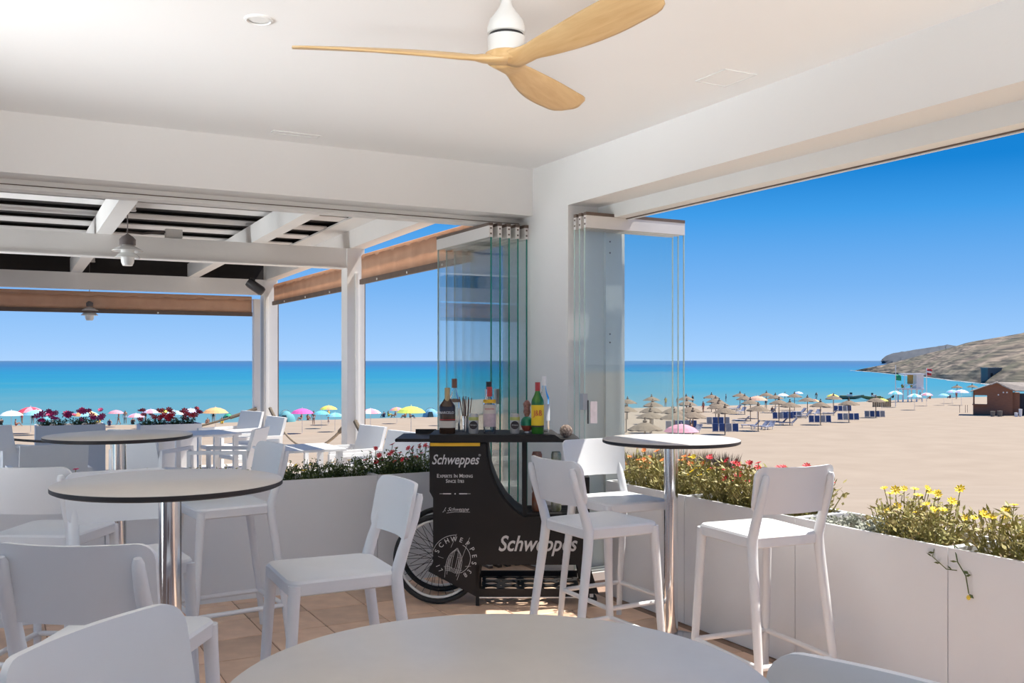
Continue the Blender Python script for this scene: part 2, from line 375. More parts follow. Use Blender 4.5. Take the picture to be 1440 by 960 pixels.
struct(MB().add(vv, [(2 * k, 2 * k + 2, 2 * k + 3, 2 * k + 1) for k in range(len(vv) // 2 - 1)]).build('sea_foam', mat('white_foam', (.30, .32, .33), .9, var=.1)), 'white foam where the waves meet the rocks')
FARR = mat('grey_blue_headland', (.075, .082, .092), .95, vscale=.01, c2=(.05, .058, .07), bump=.6, bscale=.05)
ridge('hill_far', 'distant grey headland on the horizon', [(1240, 2500, 505, 2510), (1246, 2450, 500, 2560), (1256, 2400, 496.5, 2600), (1290, 2300, 491, 2600), (1318, 2250, 487, 2600), (1334, 2200, 484, 2600), (1339, 2200, 486, 2600), (1420, 2100, 490, 2600), (1600, 2100, 490, 2600)], FARR, 8, .12, 6)

# ceiling fittings
p = atz(364, 27, ZC)
t = thing('recessed_downlight', 'small round white recessed downlight in the ceiling', 'ceiling light', p)
MB().lathe([(.045, 0), (.06, 0), (.06, -.006), (.05, -.009), (.045, -.004)], 28, cap=False).build('rim', FRAME, t, True)
MB().lathe([(.0, -.002), (.046, -.002)], 28, cap=False).build('diffuser', OPAL, t)
def hatch(cx, cy, sx, sy, label):
    t = thing('access_panel', label, 'ceiling panel', (cx, cy, ZC))
    MB().box(-sx / 2, sx / 2, -sy / 2, sy / 2, -.003, 0).build('panel', CEIL, t)
    b = MB(); w = .006
    for s in (-1, 1):
        b.box(-sx / 2 - w, sx / 2 + w, s * (sy / 2 + w / 2) - w / 2, s * (sy / 2 + w / 2) + w / 2, -.006, 0)
        b.box(s * (sx / 2 + w / 2) - w / 2, s * (sx / 2 + w / 2) + w / 2, -sy / 2, sy / 2, -.006, 0)
    b.build('panel_frame', FRAME, t)
hatch(3.24, 3.72, .19, .22, 'square white access panel in the ceiling beside the right hand beam')
hatch(1.66, 5.93, .29, .06, 'narrow white ceiling slot panel in front of the terrace opening header')

# ------------------------------------------------------------------ folding glass panels
RAIL = mat('cream_rail', (.72, .69, .66), .4, var=.02)
GEDL = mat('pale_glass_edge', (.50, .62, .58), .15, var=.05)
def glass_panel(label, group, x, y, L, ang, hand=None, near=None):
    t = thing('folding_glass_panel', label, 'glass panel', (x, y, 0), ang, group)
    z0, z1 = .075, 2.44
    pane = MB().box(0, L, -.005, .005, z0, z1).build('pane', GLASS, t)
    rail = MB().box(.0, L, -.015, .015, z1, z1 + .085).build('top_rail', RAIL, t)
    MB().box(.0, L, -.017, .017, z1 + .085, z1 + .107).build('top_seal', BROWND, rail)
    low = MB().box(.0, L, -.015, .015, .02, z0).build('bottom_rail', RAIL, t)
    MB().box(.0, L, -.017, .017, .002, .02).build('bottom_seal', BROWND, low)
    for xx in (-.004, L):
        MB().box(xx, xx + .004, -.0055, .0055, z0, z1).build('glass_edge', (near or GEDGE) if xx < 0 else GEDL, pane)
    for zz in (z1 + .02, z1 + .06):
        MB().box(-.003, 0, -.006, .006, zz, zz + .012).build('screw', BROWND, rail)
    if hand:
        MB().box(.02, .06, -.02, .02, hand[0], hand[1]).build('lock_plate', mat('brushed_steel', (.42, .40, .38), .35, 1.0, var=.05), t)
    return t
YP = YB + .06
for i, px in enumerate((701, 714, 727, 742, 754)):
    q = Vector((3.20 + .075 * i, 0, 0))
    lab = 'clear glass folding panel with dark steel lock plate, stacked behind the black cart' if i < 2 else 'clear glass folding panel with green edge stacked beside the corner pillar, no lock plate'
    glass_panel(lab, 'folded glass panels at the terrace opening' if i >= 2 else 'terrace glass panels with lock plates', q.x, YP, .95, R(90), (1.21, 1.32) if i < 2 else None)
for i, px in enumerate((818, 806.5, 799)):
    q = Vector((0, 5.495 + .065 * i, 0))
    labs = ['glass folding panel with dark lock plate and pale sticker at the beach opening',
            'middle clear glass folding panel of the stack at the beach opening', 'clear glass folding panel right against the pillar jamb at the beach opening']
    g = glass_panel(labs[i], None, XR + .02, q.y, .85, 0, None, GEDL)
    if i == 0:
        MB().box(-.03, .01, -.02, .02, 1.195, 1.305).build('lock_plate', MATS['brushed_steel'], g)
        MB().tube([(.012, -.02, 1.10), (.012, -.02, 1.26)], .005, 8).build('handle_bar', DARKM, g)
        MB().box(.04, .095, -.008, -.005, 1.10, 1.25).build('sticker', mat('pale_pink_sticker', (.72, .62, .62), .6, var=.1, vscale=20), g)

# ------------------------------------------------------------------ ceiling fan
hub = atd(712, 76, 3.32)
fan = thing('ceiling_fan', 'three bladed wooden ceiling fan with white motor on a white rod', 'ceiling fan', (hub.x, hub.y, 2.6))
MB().lathe([(.0, .0), (.064, .0), (.066, .03), (.066, .055), (.058, .058), (.058, .066), (.066, .068), (.066, .09), (.058, .115), (.035, .145), (.022, .165), (.014, .2), (.014, .28), (.0, .28)], 32).build('motor_housing', FRAME, fan, True)
MB().lathe([(.059, .0), (.0595, .002), (.0595, .006), (.059, .008)], 32, (0, 0, .058), cap=False).build('housing_gap', DARKM, fan)
MB().tube([(0, 0, .25), (0, 0, .30)], .013, 12).build('rod', FRAME, fan, True)
MB().lathe([(.0, 0), (.014, 0), (.055, .03), (.06, .06), (.0, .06)], 24, (0, 0, .30)).build('canopy', FRAME, fan, True)
def blade_mesh():
    m = MB(); rings = []
    N = 26
    for i in range(N + 1):
        u = i / N; r = .0 + .73 * u
        w = (.062 + .02 * u) if u < .12 else 0
        if u < .18: w = .070 - .030 * math.sin(math.pi * min(1, u / .18) / 2)
        else:
            k = (u - .18) / .82; w = .040 + .036 * math.sin(min(1, k * 1.5) * math.pi / 2)
        if u > .88: w *= math.sqrt(max(.02, 1 - ((u - .88) / .125) ** 2))
        tw = -R(4 + 20 * min(1, u / .22)) if u < .22 else -R(24 - 9 * (u - .22) / .78)
        th = .016 if u < .15 else .012 - .006 * u
        zc = -.012 + .018 * u + (.0)
        sweep = .045 * math.sin(u * math.pi) * .6
        ring = []
        for k in range(12):
            a = 2 * math.pi * k / 12; px, pz = w * math.cos(a), th * math.sin(a)
            ring.append((r, sweep + px * math.cos(tw) - pz * math.sin(tw), zc + px * math.sin(tw) + pz * math.cos(tw)))
        rings.append(ring)
    return m.rings(rings).mesh('blade')
bme = blade_mesh(); bme.materials.append(FANW); bme.polygons.foreach_set('use_smooth', [True] * len(bme.polygons))
for a in (187, 67, 307):
    shared('blade', bme, fan, (0, 0, -.014), (0, 0, R(a) - YAW))
hubp = MB().lathe([(.0, -.034), (.066, -.034), (.072, -.028), (.074, -.004), (.066, 0), (.0, 0)], 32).build('hub_plate', FANW, fan, True)
bolt = MB().lathe([(.0, -.002), (.006, -.002), (.006, 0)], 8).mesh('bolt'); bolt.materials.append(DARKM)
for k in range(6):
    a = R(30 + 60 * k); shared('bolt', bolt, hubp, (.045 * math.cos(a), .045 * math.sin(a), -.034))

# ------------------------------------------------------------------ planters along the openings
def planter(name, label, x0, x1, y0, y1, h, group=None, z0=0.0):
    t = thing(name, label, 'planter', ((x0 + x1) / 2, (y0 + y1) / 2, z0), 0, group)
    a, b = (x1 - x0) / 2, (y1 - y0) / 2; th = .018
    MB().box(-a, a, -b, -b + th, 0, h).build('side_panel', PLAN, t); MB().box(-a, a, b - th, b, 0, h).build('side_panel', PLAN, t)
    MB().box(-a, -a + th, -b + th, b - th, 0, h).build('side_panel', PLAN, t); MB().box(a - th, a, -b + th, b - th, 0, h).build('side_panel', PLAN, t)
    MB().box(-a + th, a - th, -b + th, b - th, 0, h - .05).build('soil', SOIL, t)
    return t
PH = .745
bx = [-1.75, -.58, .574, 2.30, 2.78]
bl = ['empty looking white planter box at the end of the terrace opening', 'white planter box at the terrace opening behind the stool with dark backrest',
      'long white planter box with yellow and dark flowers under the terrace opening', 'short white planter box with red flowers beside the black cart']
for (a, b), lb in zip(zip(bx, bx[1:]), bl): planter('planter_box', lb, a + .002, b - .002, YB + .01, YB + .37, PH)
ry = [5.21, 4.40, 3.525, 2.653, 1.5, .2]
rl = ['white planter box with orange flowers at the end of the beach opening by the pillar', 'white planter box full of red flowers behind the round table at the beach opening',
      'white planter box with silver foliage behind the sunlit stool', 'white planter box with yellow flowers and a trailing stem', 'white planter box at the beach opening next to the trailing stem']
for (a, b), lb in zip(zip(ry, ry[1:]), rl): planter('planter_box', lb, XR, XR + .38, b + .002, a - .002, PH)

# ------------------------------------------------------------------ terrace slab and pergola
struct(MB().box(-9, XR + .35, YB + TH, 14.5, -.25, -.004).build('floor_terrace', mat('terrace_paving', (.60, .51, .43), .7, var=.1, vscale=2)), 'paved terrace floor')
def zr(Y): return 2.70 + .0189 * (13.9 - Y)
perg = thing('pergola', 'white timber pergola over the terrace with slatted roof', 'pergola', (XR, 10.2, 0))
def pbox(name, x0, x1, y0, y1, za, zb, m=PERG, slope=True):
    """box in world axes whose top and bottom may follow the roof slope"""
    f = zr if slope else (lambda Y: 0)
    b = MB().quad8([(x0 - XR, y0 - 10.2, za + f(y0)), (x1 - XR, y0 - 10.2, za + f(y0)), (x1 - XR, y1 - 10.2, za + f(y1)), (x0 - XR, y1 - 10.2, za + f(y1))],
                   [(x0 - XR, y0 - 10.2, zb + f(y0)), (x1 - XR, y0 - 10.2, zb + f(y0)), (x1 - XR, y1 - 10.2, zb + f(y1)), (x0 - XR, y1 - 10.2, zb + f(y1))])
    return b.build(name, m, perg)
for (x, y, w) in ((3.50, 10.2, .20), (3.50, 13.92, .20)):
    pbox('post', x - w / 2, x + w / 2, y - w / 2, y + w / 2, 0, zr(y), slope=False)
    pbox('post_rail', x + w / 2, x + w / 2 + .028, y - .05, y + .05, 0, 2.55, BROWND, False)
pbox('post', 3.27, 3.36, 13.86, 13.98, 0, 2.42, slope=False)
pbox('post_rail', 3.49, 3.52, 10.075, 10.10, .3, 2.5, FRAME, False)
pbox('post_rail', 3.42, 3.45, 13.80, 13.82, .3, 2.5, FRAME, False)
pbox('beam', -3.3, 3.45, 10.12, 10.26, 2.562, 2.77, slope=False)
pbox('beam', -3.3, 3.60, 13.83, 13.98, 2.485, 2.70, slope=False)
pbox('beam_cap', -3.3, 3.45, 10.105, 10.275, 2.55, 2.562, slope=False)
for x in (.93, 2.43, -.57, -2.07): pbox('rafter', x - .07, x + .07, YB + TH, 13.95, 0, .19)
pbox('rafter', 3.44, 3.60, YB + TH, 14.0, 0, .26)
pbox('soffit_board', 3.19, 3.44, YB + TH, 12.4, .20, .22)
for k in range(8):
    y = 7.41 + .69 * k
    pbox('slat', -3.3, 3.19, y, y + .28, .222, .234)
pbox('roof_cloth', -3.3, 3.5, YB + TH, 14.15, .27, .285, ROOFD)
pbox('valance', -3.3, 3.56, 14.12, 14.16, 0.0, .28, ROOFD)

def blind(label, a, b, z_roll, z_bot, r=.04):
    a, b = Vector(a), Vector(b); L = (b - a).length; ang = math.atan2(b.y - a.y, b.x - a.x)
    t = thing('roller_blind', label, 'blind', (a.x, a.y, z_bot), ang)
    h = z_roll - z_bot
    MB().tube([(0, 0, h), (L, 0, h)], r, 16).build('roller', BROWNF, t, True)
    m = MB(); n = max(12, int(L / .06)); vv = []; ff = []
    for i in range(n + 1):
        w = .006 * math.sin(i * 1.7) + .005 * math.sin(i * .9 + 1)
        for j in range(4): vv.append((L * i / n, -r * .9 + w * (1 - abs(j - 1.5) / 3), h - h * j / 3))
    for i in range(n):
        for j in range(3): ff.append((i * 4 + j, i * 4 + j + 4, i * 4 + j + 5, i * 4 + j + 1))
    fb = m.add(vv, ff).build('fabric', BROWNF, t, True)
    sm = fb.modifiers.new('thickness', 'SOLIDIFY'); sm.thickness = .004
    wb = MB().box(0, L, -r - .02, -r + .012, -.05, .005).build('weight_bar', BROWND, t)
    for f in (.2, .5, .8): MB().lathe([(.012, -.006), (.012, .006)], 8).build('eyelet', FRAME, wb).matrix_local = Matrix.Translation((L * f, -r - .022, -.03)) @ Matrix.Rotation(R(90), 4, 'X')
    return t
blind('tan fabric roller blind under the front beam, facing the sea', (-3.2, 13.95, 0), (3.25, 13.95, 0), 2.42, 2.22)
blind('tan fabric roller blind between the two white side posts', (3.56, 13.75, 0), (3.56, 10.36, 0), 2.60, 2.38)
blind('tan fabric roller blind between the near side post and the building', (3.58, 10.04, 0), (3.58, 7.26, 0), 2.67, 2.42)

def catenary(a, b, sag, n=24):
    a, b = Vector(a), Vector(b); out = []
    for i in range(n + 1):
        u = i / n; q = a.lerp(b, u); q.z -= sag * 4 * u * (1 - u); out.append(q)
    return out
def rope(label, a, b, sag, m):
    a = Vector(a); t = thing('rope', label, 'rope', a)
    pts = [q - a for q in catenary(a, b, sag)]
    MB().tube(pts, .016, 8).build('cord', m, t, True)
    MB().tube(pts[:3], .026, 8).build('knot', ROPED, t, True); MB().tube(pts[-3:], .026, 8).build('knot', ROPED, t, True)
rope('pale rope swag between the two white side posts', (3.48, 13.78, .84), (3.48, 10.32, .84), .42, ROPE)
rope('pale rope hanging from the near side post towards the building', (3.48, 10.06, .86), (3.56, 7.3, .84), .45, ROPE)
rope('weathered brown rope along the front edge of the terrace towards the sea', (3.30, 13.84, .84), (-1.2, 13.9, .86), .40, ROPED)

def pendant(label, x, y, z, L, s):
    t = thing('pendant_lamp', label, 'lamp', (x, y, z))
    MB().lathe([(.0, -.15), (.05, -.15), (.066, -.115), (.07, -.08), (.07, 0), (.07, .06), (.06, .075), (.0, .075)], 28).build('glass_shade', OPAL, t, True)
    shade = t.children[0]
    for z0, r in ((-.055, .13), (.02, .16)):
        MB().lathe([(.068, z0 + .045), (.09, z0 + .035), (r, z0 - .005), (r, z0 - .012), (.085, z0 + .02), (.068, z0 + .012)], 32, cap=False).build('shade_collar', OPAL, shade, True)
    MB().lathe([(.0, .075), (.085, .075), (.085, .135), (.06, .165), (.02, .19), (.008, .20), (.0, .20)], 24).build('cap', LAMPG, t, True)
    MB().tube([(0, 0, .19), (0, 0, L)], .006, 6).build('cable', LAMPG, t)
    MB().box(-.08, .08, -.04, .04, L - .005, L + .055).build('ceiling_bracket', PERG, t)
    MB().box(-.085, .085, -.045, .045, L - .012, L - .005).build('bracket_plate', FRAME, t)
    t.scale = (s, s, s)
l1 = atd(176, 365, 8.5); l2 = atd(125, 437, 12.9)
pendant('grey capped opal glass pendant lamp hanging over the terrace near the building', l1.x + .02, l1.y, l1.z + .07, .46, .82)
pendant('opal glass pendant lamp with pale grey cap hanging near the front beam', l2.x, l2.y - .1, l2.z - .01, .82, .82)
t = thing('spotlight', 'small black spotlight on a bracket at the corner post', 'spotlight', atd(355, 398, 12.9))
MB().box(-.03, .03, -.03, .03, -.02, .07).build('bracket', DARKM, t)
o = MB().lathe([(.0, -.12), (.055, -.12), (.065, -.08), (.065, .10), (.05, .13), (.0, .13)], 16).build('lamp_head', mat('dark_grey_metal', (.05, .05, .055), .4, var=.1), t, True)
o.rotation_euler = (0, R(125), R(-20)); o.location = (.03, -.03, -.05)
t = thing('junction_box', 'small white electric box fixed on top of the middle pergola beam', 'electric box', atY(244, 331, 10.2))
MB().box(-.08, .08, -.05, .05, -.03, .06).build('box', FRAME, t); MB().tube([(-.08, 0, .03), (-.3, 0, .0), (-.45, 0, .01)], .012, 6).build('cable', LAMPG, t)

# ------------------------------------------------------------------ bar stools
def stool_proto():
    t = thing('bar_stool', 'x', 'stool')
    def seat_ring(inset, z, front=.207, rear=.192):
        out = rrect(-.2, .2, -.205, .212, .052, z, 6); res = []
        for x, y, zz in out:
            k = (y + .205) / .417; w = rear + (front - rear) * k
            res.append((x / .2 * (w - inset), y * (1 - inset / .2), zz))
        return res
    rg = [seat_ring(.012, .702), seat_ring(.002, .708), seat_ring(0, .748), seat_ring(.006, .757), seat_ring(.03, .758), seat_ring(.11, .750), seat_ring(.17, .747)]
    MB().rings(rg).build('seat', STOOL, t, True, 35)
    nu, nv, W, Z0, Z1 = 20, 16, .212, .858, 1.066; vv = []; ff = []
    rr = .045
    def zz(u, v): pass
    for side in (0, 1):
        for j in range(nv + 1):
            v = (1 - math.cos(math.pi * j / nv)) / 2; z = Z0 + (Z1 - Z0) * v
            e = min(z - Z0, Z1 - z); w = W if e >= rr else W - rr + math.sqrt(max(0, rr * rr - (rr - e) ** 2))
            w *= .97 + .03 * v
            for i in range(nu + 1):
                u = -1 + 2 * i / nu; x = u * w
                y = -.247 - .045 * v + .042 * (x / W) ** 2 - (.014 if side else 0)
                vv.append((x, y, z + .004 * (x / W) ** 2 * v))
    n1 = (nu + 1) * (nv + 1)
    for j in range(nv):
        for i in range(nu):
            a = j * (nu + 1) + i; ff.append((a, a + 1, a + nu + 2, a + nu + 1)); ff.append((n1 + a + nu + 1, n1 + a + nu + 2, n1 + a + 1, n1 + a))
    for i in range(nu):
        ff.append((i + 1, i, n1 + i, n1 + i + 1)); a = nv * (nu + 1) + i; ff.append((a, a + 1, n1 + a + 1, n1 + a))
    for j in range(nv):
        a = j * (nu + 1); ff.append((a, a + nu + 1, n1 + a + nu + 1, n1 + a)); b = a + nu; ff.append((b + nu + 1, b, n1 + b, n1 + b + nu + 1))
    MB().add(vv, ff).build('backrest', STOOL, t, True, 50)
    for s in (-1, 1):
        MB().tube([(s * .188, .186, .74), (s * .190, .190, .68), (s * .203, .214, .3), (s * .214, .236, 0)], [.024, .022, .019, .016], 12).build('leg', STOOL, t, True)
        MB().tube([(s * .208, -.285, 0), (s * .200, -.258, .25), (s * .184, -.198, .66), (s * .180, -.190, .74), (s * .179, -.214, .82), (s * .178, -.262, .95), (s * .176, -.280, 1.02), (s * .176, -.283, 1.034)],
                  [.016, .019, .023, .024, .022, .019, .016, .010], 12).build('leg', STOOL, t, True)
        MB().tube([(s * .206, .220, .2), (s * .202, -.264, .2)], .013, 10).build('stretcher', STOOL, t, True)
    MB().tube([(-.206, .220, .2), (.206, .220, .2)], .013, 10).build('stretcher', STOOL, t, True)
    MB().tube([(-.202, -.264, .2), (.202, -.264, .2)], .013, 10).build('stretcher', STOOL, t, True)
    return t
stools = [
    (1.10, 5.33, 96, 'white bar stool between the far slim table and the terrace planter'),
    (1.113, 3.478, 87.6, 'white bar stool standing in front of the bicycle wheel of the black cart'),
    (.306, 2.885, 329, 'white bar stool with shaded grey backrest turned to the near slim table, seen from behind'),
    (.332, 1.592, 222.8, 'white bar stool tucked under the big foreground table with pale grey backrest'),
    (.465, 4.053, 182.6, 'white bar stool half hidden behind the near slim table with backrest under its rim'),
    (.239, 4.90, 329, 'white bar stool with shaded backrest pulled up to the far slim table'),
    (2.585, 3.885, 272.5, 'white bar stool with its back to the black cart, facing the sunlit table'),
    (3.095, 4.465, 180, 'white bar stool with sunlit seat between the pillar and the table at the beach opening'),
    (3.122, 3.352, 354, 'white plastic bar stool with sunlit seat standing alone against the beach planter'),
    (.892, .877, 104, 'white bar stool whose shaded backrest top peeks over the foreground table rim'),
]
proto = stool_proto()
for i, (x, y, a, lb) in enumerate(stools):
    o = proto if i == 0 else copy_tree(proto)
    o.location = (x, y, 0); o.rotation_euler = (0, 0, R(a)); o['label'] = lb; o['group'] = 'white bar stools'

# ------------------------------------------------------------------ round bar tables
def bar_table(x, y, h, r, label):
    t = thing('bar_table', label, 'table', (x, y, 0), 0, 'round bar tables')
    top = MB().lathe([(0, h), (r - .003, h), (r, h - .002), (r, h - .003), (0, h - .003)], 96).build('tabletop', TTOP, t, True)
    MB().lathe([(0, h - .003), (r + .0005, h - .003), (r + .0005, h - .017), (r - .010, h - .022), (0, h - .022)], 96).build('edge_core', TEDGE, top, True)
    MB().lathe([(.0, h - .030), (.11, h - .030), (.11, h - .022), (0, h - .022)], 32).build('mounting_plate', DARKM, t, True)
    MB().lathe([(.038, .02), (.038, h - .030)], 32).build('pole', CHROME, t, True)
    MB().lathe([(0, 0), (.195, 0), (.195, .008), (.18, .014), (.05, .022), (0, .022)], 48).build('base', CHROME, t, True)
    return t
def on(px, d):
    q = atd(px, 507, d); return q.x, q.y
x, y = on(239, 3.307); bar_table(x, y, 1.113, .38, 'round greige bar table on a chrome pole with the shaded stool beside it')
x, y = on(167.5, 5.19); bar_table(x, y, 1.127, .38, 'round greige bar table on a chrome pole in front of the terrace planters')
x, y = on(943.5, 5.2); bar_table(x, y, 1.103, .372, 'round bar table with sunlit rim beside the beach planter')
x, y = on(703, 1.319); bar_table(x, y, 1.08, .38, 'big bare greige round table top in the foreground')

# ------------------------------------------------------------------ black drinks cart
CD = 5.95; KP = CD / FOC
def cx(px): return (px - 720) * KP
def cz(py): return EYE - (py - 507) * KP
cp = atd(720, 507, CD)
cart = thing('drinks_cart', 'black wooden drinks cart with bicycle wheels, silver lettering and open shelves', 'cart', (cp.x, cp.y, 0), -YAW)
curve = [(683, 623), (684, 641), (688, 661), (696, 682), (708, 702), (722, 717), (737, 727)]
poly = [(604, 623)] + curve + [(829, 727), (829, 794), (674, 794), (672, 840), (602, 803), (609, 790), (609, 700), (604, 691)]
P2 = [(cx(a), cz(b)) for a, b in poly]
MB().prism(P2, 0, .018).build('front_panel', BLACKP, cart)
MB().prism(P2, .40, .418).build('back_panel', BLACKP, cart)
m = MB(); cc = [(cx(a), cz(b)) for a, b in curve]
rings = [[(a, .018, b), (a + .012, .018, b + .004), (a + .012, .40, b + .004), (a, .40, b)] for a, b in cc]
m.rings(rings).build('curved_panel', BLACKP, cart, True)
MB().box(cx(604), cx(610), .018, .40, cz(691), cz(623)).build('end_panel', BLACKP, cart)
MB().prism([(cx(604), cz(621.5)), (cx(604), cz(611)), (cx(780), cz(611)), (cx(789), cz(617)), (cx(812), cz(617)), (cx(819), cz(621.5))], -.012, .43).build('top_tray', BLACKP, cart)
MB().prism([(cx(556), cz(621)), (cx(556.5), cz(616.5)), (cx(606), cz(616.5)), (cx(606), cz(621))], -.012, .43).build('side_flap', BLACKP, cart)
MB().tube([(cx(558), -.012, cz(618.7)), (cx(558), .43, cz(618.7))], .011, 10).build('flap_rim', BLACKP, cart, True)
MB().box(cx(575), cx(606), .41, .43, cz(616.5), cz(610)).build('flap_lip', BLACKP, cart)
MB().box(cx(605), cx(675), -.006, .0, cz(627), cz(622.5)).build('yellow_strip', YEL, cart)
MB().box(cx(735), cx(741), .02, .045, cz(728), cz(622)).build('support_post', BLACKP, cart)
MB().box(cx(735), cx(741), .38, .40, cz(728), cz(622)).build('support_post', BLACKP, cart)
MB().box(cx(821), cx(829), .0, .02, cz(728), cz(671)).build('support_post', BLACKP, cart)
MB().box(cx(821), cx(829), .38, .40, cz(728), cz(671)).build('support_post', BLACKP, cart)
MB().box(cx(821), cx(829), .02, .38, cz(676), cz(671)).build('side_rail', BLACKP, cart)
MB().box(cx(669), cx(674), .0, .03, 0.0, cz(794)).build('leg', BLACKP, cart)
MB().box(cx(669), cx(674), .388, .418, 0.0, cz(794)).build('leg', BLACKP, cart)
for y in (0, .4):
    MB().prism([(cx(812), cz(794)), (cx(829), cz(794)), (cx(842), .075), (cx(820), .075)], y, y + .018).build('leg', BLACKP, cart)
# slotted middle shelf
m = MB(); x0, x1, zz = cx(738), cx(829), cz(723)
for k in range(9):
    y = .02 + k * .042; m.box(x0, x1, y, y + .024, zz - .012, zz)
for x in (x0, (x0 + x1) / 2 - .01, x1 - .02): m.box(x, x + .02, .02, .38, zz - .016, zz - .006)
m.build('slotted_shelf', BLACKP, cart)
# bottle shelf with round holes
def holed_plate(nx, ny, sx, sy, hr, z0, z1):
    m = MB(); n = 16
    for i in range(nx):
        for j in range(ny):
            ox, oy = sx * (i + .5), sy * (j + .5); o_, i_ = [], []
            for k in range(n):
                a = 2 * math.pi * (k + .5) / n; c, s = math.cos(a), math.sin(a); q = max(abs(c), abs(s))
                o_.append((ox + c / q * sx / 2, oy + s / q * sy / 2)); i_.append((ox + hr * c, oy + hr * s))
            m.rings([[(x, y, z1) for x, y in o_], [(x, y, z1) for x, y in i_], [(x, y, z0) for x, y in i_], [(x, y, z0) for x, y in o_]], cap=False)
    return m
hp = holed_plate(5, 3, .1245, .128, .041, 0, .006).build('bottle_shelf', BLACKP, cart)
hp.location = (cx(676), .022, .088)
MB().box(cx(674), cx(818), .006, .020, .055, .104).build('shelf_lip', BLACKP, cart)
MB().box(cx(674), cx(818), .405, .418, .085, .13).build('shelf_lip', BLACKP, cart)
MB().box(cx(674), cx(818), .0, .010, .049, .055).build('shelf_trim', FRAME, cart)
# wheels
def wheel(x, y, r):
    w = MB()
    pts = [(x + (r - .016) * math.cos(2 * math.pi * k / 48), y, r + (r - .016) * math.sin(2 * math.pi * k / 48)) for k in range(48)]
    def torus(rr, tr, ty=None):
        mm = MB(); rg = []
        for k in range(48):
            a = 2 * math.pi * k / 48; rg.append([(x + (rr + tr * math.cos(b)) * math.cos(a), y + (ty or tr) * math.sin(b), r + (rr + tr * math.cos(b)) * math.sin(a)) for b in [2 * math.pi * q / 8 for q in range(8)]])
        rg.append(rg[0]); return mm.rings(rg, cap=False)
    tire = torus(r - .017, .017, .021).build('wheel', RUBBER, cart, True)
    torus(r - .042, .009, .014).build('rim', FRAME, tire, True)
    sp = MB()
    for k in range(28):
        a = 2 * math.pi * k / 28; b = a + (.5 if k % 2 else -.5); yy = .02 if k % 4 < 2 else -.02
        sp.tube([(x + .02 * math.cos(b), y + yy, r + .02 * math.sin(b)), (x + (r - .046) * math.cos(a), y, r + (r - .046) * math.sin(a))], .0016, 4)
    sp.build('spokes', DARKM, tire)
    h = MB().lathe([(.0, -.04), (.012, -.04), (.018, -.025), (.012, -.02), (.012, .02), (.018, .025), (.012, .04), (.0, .04)], 14).build('axle_hub', CHROME, tire, True)
    h.matrix_local = Matrix.Translation((x, y, r)) @ Matrix.Rotation(R(90), 4, 'X')
wheel(cx(615), .05, .283); wheel(cx(615), .37, .283)
for y in (.03, .38):
    c = MB().lathe([(.0, -.012), (.03, -.012), (.036, -.006), (.036, .006), (.03, .012), (.0, .012)], 20).build('caster', RUBBER, cart, True)
    c.matrix_local = Matrix.Translation((cx(832), y, .036)) @ Matrix.Rotation(R(90), 4, 'X')
    MB().box(cx(832) - .012, cx(832) + .012, y - .018, y + .018, .05, .078).build('caster_fork', FRAME, cart)
# lettering on the front
FY = -.0012
letter('Schweppes', .086, INK, cart, cx(640), FY, cz(646.5), .32, .765, .0012)
letter('®', .02, INK, cart, cx(674.5), FY, cz(640), 0, 1)
letter('Schweppes', .135, INK, cart, cx(755), FY, cz(765), .32, .81, .0022)
def smallcaps(line, x, z, s):
    # large capitals followed by smaller capitals, laid out word by word
    words = line.split(' '); parts = []
    for w in words: parts += [(w[0], s), (w[1:], s * .78), (' ', s * .55)]
    wid = []; mes = []
    for tx, sz in parts:
        if tx.strip() == '': wid.append(sz * .55); mes.append(None); continue
        me = text_mesh(tx, sz, 0, .92, .0004, align='LEFT'); xs = [v.co.x for v in me.vertices]; mn = min(xs)
        for v in me.vertices: v.co.x -= mn
        wid.append(max(xs) - mn + sz * .10); mes.append(me)
    xx = x - sum(wid[:-1]) / 2
    for (tx, sz), w, me in zip(parts, wid, mes):
        if me:
            me.materials.clear(); me.materials.append(INK); o = link('lettering', me, cart); o.location = (xx, FY, z - (s - sz) * .36)
        xx += w
smallcaps('EXPERTS IN MIXING', cx(640), cz(669), .032); smallcaps('SINCE 1783', cx(640), cz(676.3), .031)
m = MB()
for s in (-1, 1):
    m.box(cx(640) + s * .085 - .012 if s > 0 else cx(640) - .097, cx(640) + .097 if s > 0 else cx(640) - .073, FY, 0, cz(694) - .0012, cz(694) + .0012)
    m.box(min(s * .025, s * .075) + cx(640), max(s * .025, s * .075) + cx(640), FY, 0, cz(694) - .0035, cz(694) + .0035)
m.box(cx(640) - .004, cx(640) + .004, FY, 0, cz(694) - .004, cz(694) + .004)
m.build('ornament', INK, cart)
letter('J. Schweppe', .034, INK, cart, cx(641), FY, cz(716), .55, .95)
m = MB(); m.tube([(cx(628), FY, cz(721)), (cx(640), FY, cz(719.5)), (cx(661), FY, cz(719.8))], .0012, 4).build('signature_flourish', INK, cart)
